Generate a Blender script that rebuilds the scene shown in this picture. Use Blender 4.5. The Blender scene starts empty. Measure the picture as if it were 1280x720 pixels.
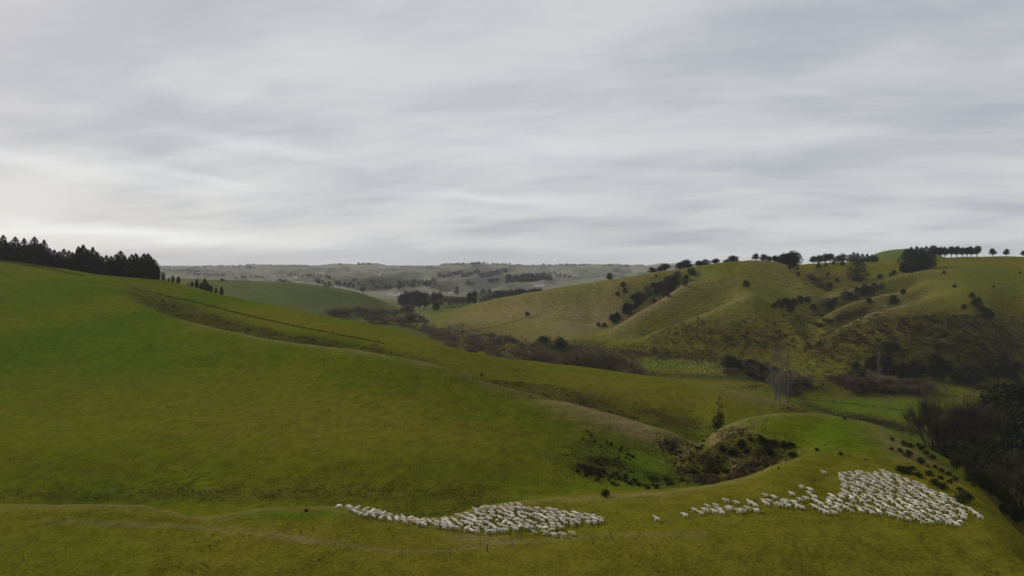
import bpy, bmesh, math, random
import numpy as np
from mathutils import Vector, Matrix

random.seed(7)
rng = np.random.default_rng(7)
scene = bpy.context.scene
C = scene.collection

# ------------------------------------------------------------------ camera, sky, sun, exposure
F = 870.0          # focal length in photo pixels (photo is 1280 x 720)
HOR = 335.0        # photo row of the true horizon
CZ = 100.0         # height of the camera above the datum (m)

cam_d = bpy.data.cameras.new('camera')
cam = bpy.data.objects.new('camera', cam_d)
C.objects.link(cam)
cam.location = (0, 0, CZ)
cam.rotation_euler = (math.radians(90), 0, 0)
cam_d.sensor_width = 36.0
cam_d.lens = F / 1280 * 36.0
cam_d.shift_y = -(360 - HOR) / 1280
cam_d.clip_start = 1.0
cam_d.clip_end = 40000.0
scene.camera = cam

SUN_EL, SUN_AZ = 29.0, -44.0     # azimuth measured from +Y (view direction) towards +X
sun_d = bpy.data.lights.new('sun', 'SUN')
sun_d.energy = 3.0
sun_d.angle = math.radians(10)
sun_d.color = (1.0, 0.95, 0.86)
sun = bpy.data.objects.new('sun', sun_d)
C.objects.link(sun)
_e, _a = math.radians(SUN_EL), math.radians(SUN_AZ)
_to_sun = Vector((math.sin(_a) * math.cos(_e), math.cos(_a) * math.cos(_e), math.sin(_e)))
sun.rotation_euler = _to_sun.to_track_quat('Z', 'Y').to_euler()
sun.location = (0, 0, 600)

scene.view_settings.view_transform = 'Standard'
scene.view_settings.look = 'None'
scene.view_settings.exposure = 0.0
scene.view_settings.gamma = 1.0
scene.view_settings.use_curve_mapping = False
scene.cycles.max_bounces = 5
scene.cycles.diffuse_bounces = 2
scene.cycles.glossy_bounces = 1
scene.cycles.transparent_max_bounces = 4
scene.cycles.volume_bounces = 0
scene.cycles.use_denoising = True


class NT:
    """small helper to write node trees"""
    def __init__(self, tree):
        self.t = tree
        self.n = tree.nodes
        self.l = tree.links

    def add(self, typ, **kw):
        n = self.n.new(typ)
        for k, v in kw.items():
            setattr(n, k, v)
        return n

    def put(self, sock, v):
        if hasattr(v, 'is_output'):
            self.l.new(v, sock)
        elif v is not None:
            sock.default_value = v

    def math(self, op, a, b=None, c=None, clamp=False):
        n = self.add('ShaderNodeMath', operation=op, use_clamp=clamp)
        self.put(n.inputs[0], a)
        if b is not None:
            self.put(n.inputs[1], b)
        if c is not None:
            self.put(n.inputs[2], c)
        return n.outputs[0]

    def vmath(self, op, a, b=None):
        n = self.add('ShaderNodeVectorMath', operation=op)
        self.put(n.inputs[0], a)
        if b is not None:
            self.put(n.inputs[1], b)
        return n.outputs['Value'] if op in ('LENGTH', 'DOT_PRODUCT') else n.outputs[0]

    def sep(self, v):
        n = self.add('ShaderNodeSeparateXYZ')
        self.put(n.inputs[0], v)
        return n.outputs

    def comb(self, x, y, z):
        n = self.add('ShaderNodeCombineXYZ')
        for i, v in enumerate((x, y, z)):
            self.put(n.inputs[i], v)
        return n.outputs[0]

    def noise(self, vec, scale, detail=3.0, rough=0.55, dist=0.0):
        n = self.add('ShaderNodeTexNoise')
        if vec is not None:
            self.l.new(vec, n.inputs['Vector'])
        n.inputs['Scale'].default_value = scale
        n.inputs['Detail'].default_value = detail
        n.inputs['Roughness'].default_value = rough
        n.inputs['Distortion'].default_value = dist
        return n.outputs['Fac']

    def smooth(self, v, a, b, lo=0.0, hi=1.0):
        n = self.add('ShaderNodeMapRange', interpolation_type='SMOOTHSTEP')
        self.put(n.inputs[0], v)
        n.inputs[1].default_value, n.inputs[2].default_value = a, b
        n.inputs[3].default_value, n.inputs[4].default_value = lo, hi
        return n.outputs[0]

    def mix(self, f, a, b, mode='MIX'):
        n = self.add('ShaderNodeMix', data_type='RGBA', blend_type=mode, clamp_factor=True)
        self.put(n.inputs[0], f)
        self.put(n.inputs[6], a if hasattr(a, 'is_output') else (*a, 1.0))
        self.put(n.inputs[7], b if hasattr(b, 'is_output') else (*b, 1.0))
        return n.outputs[2]


world = bpy.data.worlds.new('World')
scene.world = world
world.use_nodes = True
w = NT(world.node_tree)
w.n.clear()
SKY_STRENGTH = 0.1
sky = w.add('ShaderNodeTexSky', sky_type='NISHITA')
sky.sun_disc = False
sky.sun_elevation = math.radians(SUN_EL)
sky.sun_rotation = math.radians(SUN_AZ)
sky.altitude = 200
sky.air_density = 1.0
sky.dust_density = 2.0
tc = w.add('ShaderNodeTexCoord')
d = tc.outputs['Generated']
dx, dy, dz = w.sep(d)
zc = w.math('MAXIMUM', dz, 0.0)
den = w.math('ADD', zc, 0.17)
cu = w.math('DIVIDE', dx, den)
cv = w.math('DIVIDE', dy, den)
# the sheet of stratus: wind-drawn streaks on a flat cloud base, seen in perspective
base_uv = w.comb(w.math('MULTIPLY', cu, 0.85), w.math('ADD', w.math('MULTIPLY', cv, 1.55), w.math('MULTIPLY', cu, 0.34)), 0.0)
n1 = w.noise(base_uv, 0.62, 6.0, 0.50, 0.3)
n2 = w.noise(w.vmath('ADD', base_uv, (7.3, 2.1, 0.0)), 2.1, 7.0, 0.60, 0.35)
n3 = w.noise(w.vmath('ADD', base_uv, (1.7, 9.4, 3.0)), 0.45, 3.0, 0.5, 0.2)
tone = w.math('ADD', w.math('MULTIPLY', n1, 0.58), w.math('ADD', w.math('MULTIPLY', n2, 0.22), w.math('MULTIPLY', n3, 0.35)))
tone = w.smooth(tone, 0.465, 0.655)
cloud = w.mix(tone, (4.4, 4.58, 5.12), (6.45, 6.55, 6.65))
# thinner gaps through which brighter high cloud shows
gap_uv = w.comb(w.math('MULTIPLY', cu, 0.30), w.math('ADD', w.math('MULTIPLY', cv, 1.5), w.math('MULTIPLY', cu, 0.14)), 4.0)
g1 = w.noise(gap_uv, 1.1, 7.0, 0.6, 0.6)
gap = w.smooth(g1, 0.60, 0.74)
cloud = w.mix(w.math('MULTIPLY', gap, 0.45), cloud, (7.0, 7.1, 7.2))
# bright slits low in the sky, where the sheet breaks up away to the left
az = w.math('ARCTAN2', dx, dy)
el = w.math('ARCSINE', dz)
wob = w.noise(w.comb(w.math('MULTIPLY', az, 5.0), w.math('MULTIPLY', el, 30.0), 0.0), 1.0, 6.0, 0.62, 0.4)
def slit(a0, e0, sa, se, tilt, amp):
    da = w.math('SUBTRACT', az, a0)
    e1 = w.math('SUBTRACT', w.math('SUBTRACT', el, e0), w.math('MULTIPLY', da, tilt))
    e1 = w.math('ADD', e1, w.math('MULTIPLY', w.math('SUBTRACT', wob, 0.5), 0.05))
    q = w.math('ADD', w.math('POWER', w.math('ABSOLUTE', w.math('DIVIDE', da, sa)), 2.0),
               w.math('POWER', w.math('ABSOLUTE', w.math('DIVIDE', e1, se)), 2.0))
    return w.math('MULTIPLY', w.math('EXPONENT', w.math('MULTIPLY', q, -1.0)), amp)
sl = slit(-0.52, 0.043, 0.26, 0.014, -0.035, 1.0)
for a in ((-0.33, 0.158, 0.12, 0.008, -0.13, 0.38), (-0.04, 0.101, 0.13, 0.008, -0.04, 0.55), (-0.62, 0.125, 0.22, 0.012, -0.12, 0.38),
          (0.05, 0.17, 0.16, 0.020, 0.02, 0.25), (-0.42, 0.117, 0.10, 0.006, -0.1, 0.4), (0.56, 0.055, 0.2, 0.006, -0.02, 0.2)):
    sl = w.math('MAXIMUM', sl, slit(*a))
cloud = w.mix(sl, cloud, (8.0, 8.4, 8.5))
# low murk over the horizon
cloud = w.mix(w.smooth(dz, 0.0, 0.035, 0.65, 0.0), cloud, (5.1, 5.3, 5.55))
col = w.mix(0.93, sky.outputs[0], cloud)
bg = w.add('ShaderNodeBackground')
w.l.new(col, bg.inputs[0])
bg.inputs[1].default_value = SKY_STRENGTH
wo = w.add('ShaderNodeOutputWorld')
w.l.new(bg.outputs[0], wo.inputs[0])

# ------------------------------------------------------------------ object helpers
def tag(o, label=None, cat=None, group=None, kind=None):
    if label: o['label'] = label
    if cat: o['category'] = cat
    if group: o['group'] = group
    if kind: o['kind'] = kind
    return o

def link(o, parent=None):
    C.objects.link(o)
    if parent is not None:
        o.parent = parent
    return o

def obj(name, mesh, parent=None):
    return link(bpy.data.objects.new(name, mesh), parent)

def empty(name, loc, rz=0.0, s=1.0):
    o = bpy.data.objects.new(name, None)
    o.location = loc
    o.rotation_euler = (0, 0, rz)
    o.scale = (s, s, s) if not hasattr(s, '__len__') else s
    o.empty_display_size = 0.5
    return link(o)

def np_mesh(name, verts, faces, mat=None, smooth=False):
    """faces: (n,k) int array"""
    verts = np.asarray(verts, np.float32)
    faces = np.asarray(faces, np.int32)
    me = bpy.data.meshes.new(name)
    n, k = faces.shape
    me.vertices.add(len(verts))
    me.vertices.foreach_set('co', verts.ravel())
    me.loops.add(n * k)
    me.loops.foreach_set('vertex_index', faces.ravel())
    me.polygons.add(n)
    me.polygons.foreach_set('loop_start', np.arange(n, dtype=np.int32) * k)
    me.polygons.foreach_set('use_smooth', np.full(n, smooth))
    me.update(calc_edges=True)
    if mat: me.materials.append(mat)
    return me

class Parts:
    """collects tubes and boxes (quads) into one mesh"""
    def __init__(self):
        self.v, self.f = [], []

    def tube(self, pts, rad, n=5):
        b = len(self.v)
        prev = None
        for i, p in enumerate(pts):
            p = Vector(p)
            a = Vector(pts[max(i - 1, 0)])
            c = Vector(pts[min(i + 1, len(pts) - 1)])
            t = (c - a).normalized()
            u = t.cross(Vector((0.31, 0.77, 0.55))) if prev is None else t.cross(prev)
            if u.length < 1e-4: u = t.orthogonal()
            u.normalize()
            vv = u.cross(t)
            prev = vv
            for k in range(n):
                q = 2 * math.pi * k / n
                self.v.append(tuple(p + (vv * math.cos(q) + u * math.sin(q)) * rad[i]))
        for i in range(len(pts) - 1):
            for k in range(n):
                k2 = (k + 1) % n
                self.f.append((b + i * n + k, b + i * n + k2, b + (i + 1) * n + k2, b + (i + 1) * n + k))
        return self

    def box(self, x0, x1, y0, y1, z0, z1):
        b = len(self.v)
        self.v += [(x, y, z) for z in (z0, z1) for (x, y) in ((x0, y0), (x1, y0), (x1, y1), (x0, y1))]
        for q in ((3, 2, 1, 0), (4, 5, 6, 7), (0, 1, 5, 4), (1, 2, 6, 5), (2, 3, 7, 6), (3, 0, 4, 7)):
            self.f.append(tuple(b + i for i in q))
        return self

    def mesh(self, name, mat, smooth=True):
        return np_mesh(name, np.array(self.v), np.array(self.f), mat, smooth)

# ------------------------------------------------------------------ materials
def principled(name, rough=0.9, spec=0.03):
    m = bpy.data.materials.new(name)
    m.use_nodes = True
    t = NT(m.node_tree)
    b = m.node_tree.nodes['Principled BSDF']
    b.inputs['Roughness'].default_value = rough
    b.inputs['Specular IOR Level'].default_value = spec
    return m, t, b

def mat_two(name, c0, c1, scale, rough=0.9, rnd=0.25, detail=3.0, spec=0.03):
    """colour wandering between two tones, with a small shift from one object to the next"""
    m, t, b = principled(name, rough, spec)
    g = t.add('ShaderNodeNewGeometry')
    n = t.noise(g.outputs['Position'], scale, detail)
    oi = t.add('ShaderNodeObjectInfo')
    f = t.smooth(n, 0.32, 0.68)
    f = t.math('ADD', f, t.math('MULTIPLY', t.math('SUBTRACT', oi.outputs['Random'], 0.5), rnd * 2), clamp=True)
    t.l.new(t.mix(f, c0, c1), b.inputs['Base Color'])
    return m

M = {}
M['conifer'] = mat_two('conifer_needles', (0.014, 0.020, 0.010), (0.030, 0.038, 0.018), 0.6)
M['macro'] = mat_two('shelterbelt_foliage', (0.011, 0.014, 0.007), (0.028, 0.031, 0.014), 0.5)
M['bush'] = mat_two('bush_leaves', (0.012, 0.014, 0.006), (0.032, 0.032, 0.012), 0.7)
M['gorse'] = mat_two('gorse_leaves', (0.018, 0.022, 0.008), (0.042, 0.046, 0.014), 1.5)
M['brush'] = mat_two('dry_brush', (0.050, 0.034, 0.022), (0.100, 0.070, 0.044), 0.5)
M['grey_brush'] = mat_two('grey_scrub', (0.040, 0.038, 0.026), (0.085, 0.080, 0.052), 0.5)
M['bark'] = mat_two('bark', (0.045, 0.036, 0.027), (0.105, 0.085, 0.062), 1.5)
M['pale_bark'] = mat_two('pale_bark', (0.09, 0.083, 0.066), (0.17, 0.155, 0.12), 1.2)
M['twig'] = mat_two('willow_twigs', (0.100, 0.074, 0.040), (0.190, 0.146, 0.086), 0.35)
M['red_twig'] = mat_two('red_twigs', (0.075, 0.049, 0.030), (0.145, 0.097, 0.062), 0.35)
M['dark_twig'] = mat_two('dark_twigs', (0.030, 0.023, 0.015), (0.070, 0.053, 0.036), 0.35)
M['pale_twig'] = mat_two('poplar_twigs', (0.09, 0.08, 0.06), (0.16, 0.145, 0.11), 0.4)
M['wood'] = mat_two('weathered_wood', (0.055, 0.045, 0.034), (0.12, 0.10, 0.08), 4.0)
M['wire'] = principled('galvanised_wire', 0.5, 0.5)[0]
M['wire'].node_tree.nodes['Principled BSDF'].inputs['Base Color'].default_value = (0.22, 0.22, 0.21, 1)
M['wool'] = mat_two('sheep_fleece', (0.42, 0.365, 0.275), (0.80, 0.745, 0.625), 2.5, 0.95, 0.5)
M['sheep_skin'] = mat_two('sheep_face_hair', (0.50, 0.46, 0.39), (0.70, 0.66, 0.58), 6.0, 0.9, 0.2)
M['white_paint'] = mat_two('white_paint', (0.70, 0.70, 0.68), (0.80, 0.80, 0.79), 0.8, 0.6)
M['roof_iron'] = mat_two('roof_iron', (0.18, 0.17, 0.17), (0.30, 0.29, 0.29), 0.3, 0.5)
M['roof_red'] = mat_two('roof_red', (0.16, 0.07, 0.05), (0.24, 0.11, 0.08), 0.3, 0.5)
M['glass'] = principled('dark_glass', 0.15, 0.5)[0]
M['glass'].node_tree.nodes['Principled BSDF'].inputs['Base Color'].default_value = (0.03, 0.035, 0.04, 1)

def ground_material():
    m, t, b = principled('pasture', 1.0, 0.0)
    geo = t.add('ShaderNodeNewGeometry')
    pos = geo.outputs['Position']
    px_, py_, pz_ = t.sep(pos)
    at = t.add('ShaderNodeAttribute', attribute_name='mask')
    ms = t.add('ShaderNodeSeparateColor')
    t.l.new(at.outputs['Color'], ms.inputs[0])
    dry, lush, scrub = ms.outputs
    bare = at.outputs['Alpha']
    at2 = t.add('ShaderNodeAttribute', attribute_name='mask_b')
    ms2 = t.add('ShaderNodeSeparateColor')
    t.l.new(at2.outputs['Color'], ms2.inputs[0])
    olive, steep, far = ms2.outputs
    big = t.noise(pos, 0.013, 4.0, 0.6)
    mid = t.noise(pos, 0.07, 5.0, 0.62)
    patch = t.noise(pos, 0.35, 4.0, 0.65)
    fine = t.noise(pos, 2.1, 4.0, 0.72)
    col = t.mix(t.smooth(big, 0.35, 0.66), (0.049, 0.074, 0.003), (0.082, 0.089, 0.005))
    col = t.mix(t.smooth(mid, 0.45, 0.75, 0.0, 0.55), col, (0.086, 0.080, 0.007))
    # olive: older, yellower sward
    f = t.math('MULTIPLY', olive, t.smooth(mid, 0.25, 0.6, 0.55, 1.0))
    col = t.mix(f, col, (0.101, 0.086, 0.010))
    # lush: fed or damp sward
    f = t.math('MULTIPLY', lush, t.smooth(patch, 0.25, 0.6, 0.6, 1.0))
    col = t.mix(f, col, (0.046, 0.084, 0.004))
    # dry grass, also the painted paleness of lit spur crests
    f = t.math('MULTIPLY', dry, t.smooth(mid, 0.30, 0.62, 0.55, 1.0))
    col = t.mix(f, col, (0.150, 0.117, 0.052))
    # rough: bracken, rushes and dead grass in broken clumps, plus shade painted into hollows
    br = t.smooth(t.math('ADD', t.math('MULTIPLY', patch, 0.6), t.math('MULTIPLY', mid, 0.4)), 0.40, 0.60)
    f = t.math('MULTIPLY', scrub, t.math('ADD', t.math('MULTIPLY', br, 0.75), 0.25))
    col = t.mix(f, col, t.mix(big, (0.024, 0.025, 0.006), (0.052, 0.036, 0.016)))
    # sheep tracks: narrow broken terraces that follow the contours of steep faces
    wob_ = t.math('MULTIPLY', t.noise(pos, 0.09, 3.0, 0.6), 7.0)
    wv = t.math('SINE', t.math('ADD', t.math('MULTIPLY', pz_, 2.2), t.math('MULTIPLY', wob_, 2.2)))
    tr = t.math('MULTIPLY', t.smooth(wv, -0.1, 0.9), t.smooth(t.noise(pos, 0.16, 4.0, 0.7), 0.42, 0.62))
    tr = t.math('MULTIPLY', tr, steep)
    col = t.mix(t.math('MULTIPLY', tr, 0.4), col, (0.052, 0.040, 0.018))
    # fine streaks that run along the contours of grazed slopes
    cst = t.noise(t.comb(t.math('MULTIPLY', px_, 0.10), t.math('MULTIPLY', py_, 0.10), t.math('MULTIPLY', pz_, 0.85)), 1.0, 5.0, 0.62, 0.4)
    cst = t.math('SUBTRACT', t.smooth(cst, 0.34, 0.66), 0.5)
    # far country: paddocks of different age, all paled and greyed to paint in haze
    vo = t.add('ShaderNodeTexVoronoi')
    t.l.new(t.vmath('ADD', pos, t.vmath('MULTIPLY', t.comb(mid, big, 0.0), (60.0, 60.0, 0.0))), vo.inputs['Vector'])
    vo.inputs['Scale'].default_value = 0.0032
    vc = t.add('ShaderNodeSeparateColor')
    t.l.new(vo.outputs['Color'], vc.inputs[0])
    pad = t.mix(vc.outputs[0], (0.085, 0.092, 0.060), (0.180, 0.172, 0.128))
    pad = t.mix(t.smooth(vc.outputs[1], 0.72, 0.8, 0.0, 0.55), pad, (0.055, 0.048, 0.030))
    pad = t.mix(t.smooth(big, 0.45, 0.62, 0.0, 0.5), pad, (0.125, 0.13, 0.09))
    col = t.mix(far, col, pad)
    # bare, trodden earth
    f = t.math('MULTIPLY', bare, t.smooth(patch, 0.25, 0.55, 0.6, 1.0))
    col = t.mix(f, col, (0.150, 0.112, 0.055))
    # tuft-scale mottling
    rgh = t.math('ADD', t.math('ADD', t.math('MULTIPLY', scrub, 0.9), t.math('MULTIPLY', steep, 0.5)), 0.42, clamp=True)
    mott = t.math('ADD', t.math('MULTIPLY', t.smooth(fine, 0.38, 0.62), 0.75), t.math('MULTIPLY', t.smooth(patch, 0.35, 0.65), 0.45))
    mott = t.math('SUBTRACT', mott, 0.60)
    v = t.math('ADD', t.math('MULTIPLY', mott, t.math('ADD', rgh, 0.2)), 1.0)
    v = t.math('ADD', v, t.math('MULTIPLY', cst, t.math('ADD', t.math('MULTIPLY', steep, 0.6), 0.12)))
    v = t.math('MAXIMUM', v, 0.25)
    n = t.add('ShaderNodeVectorMath', operation='SCALE')
    t.l.new(col, n.inputs[0])
    t.l.new(v, n.inputs['Scale'])
    t.l.new(n.outputs[0], b.inputs['Base Color'])
    h = t.math('ADD', t.math('MULTIPLY', fine, 0.30), t.math('ADD', t.math('MULTIPLY', patch, 0.5), t.math('ADD', t.math('MULTIPLY', tr, -0.2), t.math('MULTIPLY', t.math('MULTIPLY', cst, steep), 0.6))))
    h = t.math('ADD', h, t.math('MULTIPLY', t.math('MULTIPLY', scrub, patch), 1.2))
    bu = t.add('ShaderNodeBump')
    bu.inputs['Strength'].default_value = 0.75
    bu.inputs['Distance'].default_value = 1.0
    t.l.new(h, bu.inputs['Height'])
    t.l.new(bu.outputs[0], b.inputs['Normal'])
    return m

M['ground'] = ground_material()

# ------------------------------------------------------------------ terrain
def pchip(x, y, xq):
    """x (n,m) increasing along axis 0, y (n,m), xq (q,m) -> (q,m), monotone cubic per column"""
    h = np.diff(x, axis=0)
    dl = np.diff(y, axis=0) / h
    n = x.shape[0]
    dd = np.zeros_like(y)
    w1 = 2 * h[1:] + h[:-1]
    w2 = h[1:] + 2 * h[:-1]
    same = (dl[:-1] * dl[1:]) > 0
    with np.errstate(divide='ignore', invalid='ignore'):
        hm = (w1 + w2) / (w1 / dl[:-1] + w2 / dl[1:])
    dd[1:-1] = np.where(same, hm, 0.0)
    dd[0], dd[-1] = dl[0], dl[-1]
    out = np.empty((xq.shape[0], x.shape[1]))
    for c in range(x.shape[1]):
        q = xq[:, c] if xq.shape[1] > 1 else xq[:, 0]
        i = np.clip(np.searchsorted(x[:, c], q) - 1, 0, n - 2)
        hh = h[i, c]
        s = np.clip((q - x[i, c]) / hh, 0, 1)
        y0, y1, d0, d1 = y[i, c], y[i + 1, c], dd[i, c], dd[i + 1, c]
        s2, s3 = s * s, s * s * s
        out[:, c] = y0 * (2 * s3 - 3 * s2 + 1) + d0 * hh * (s3 - 2 * s2 + s) + y1 * (3 * s2 - 2 * s3) + d1 * hh * (s3 - s2)
    return out

def Z(z):                     # marks a height instead of a picture row
    return ('z', z)

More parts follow.
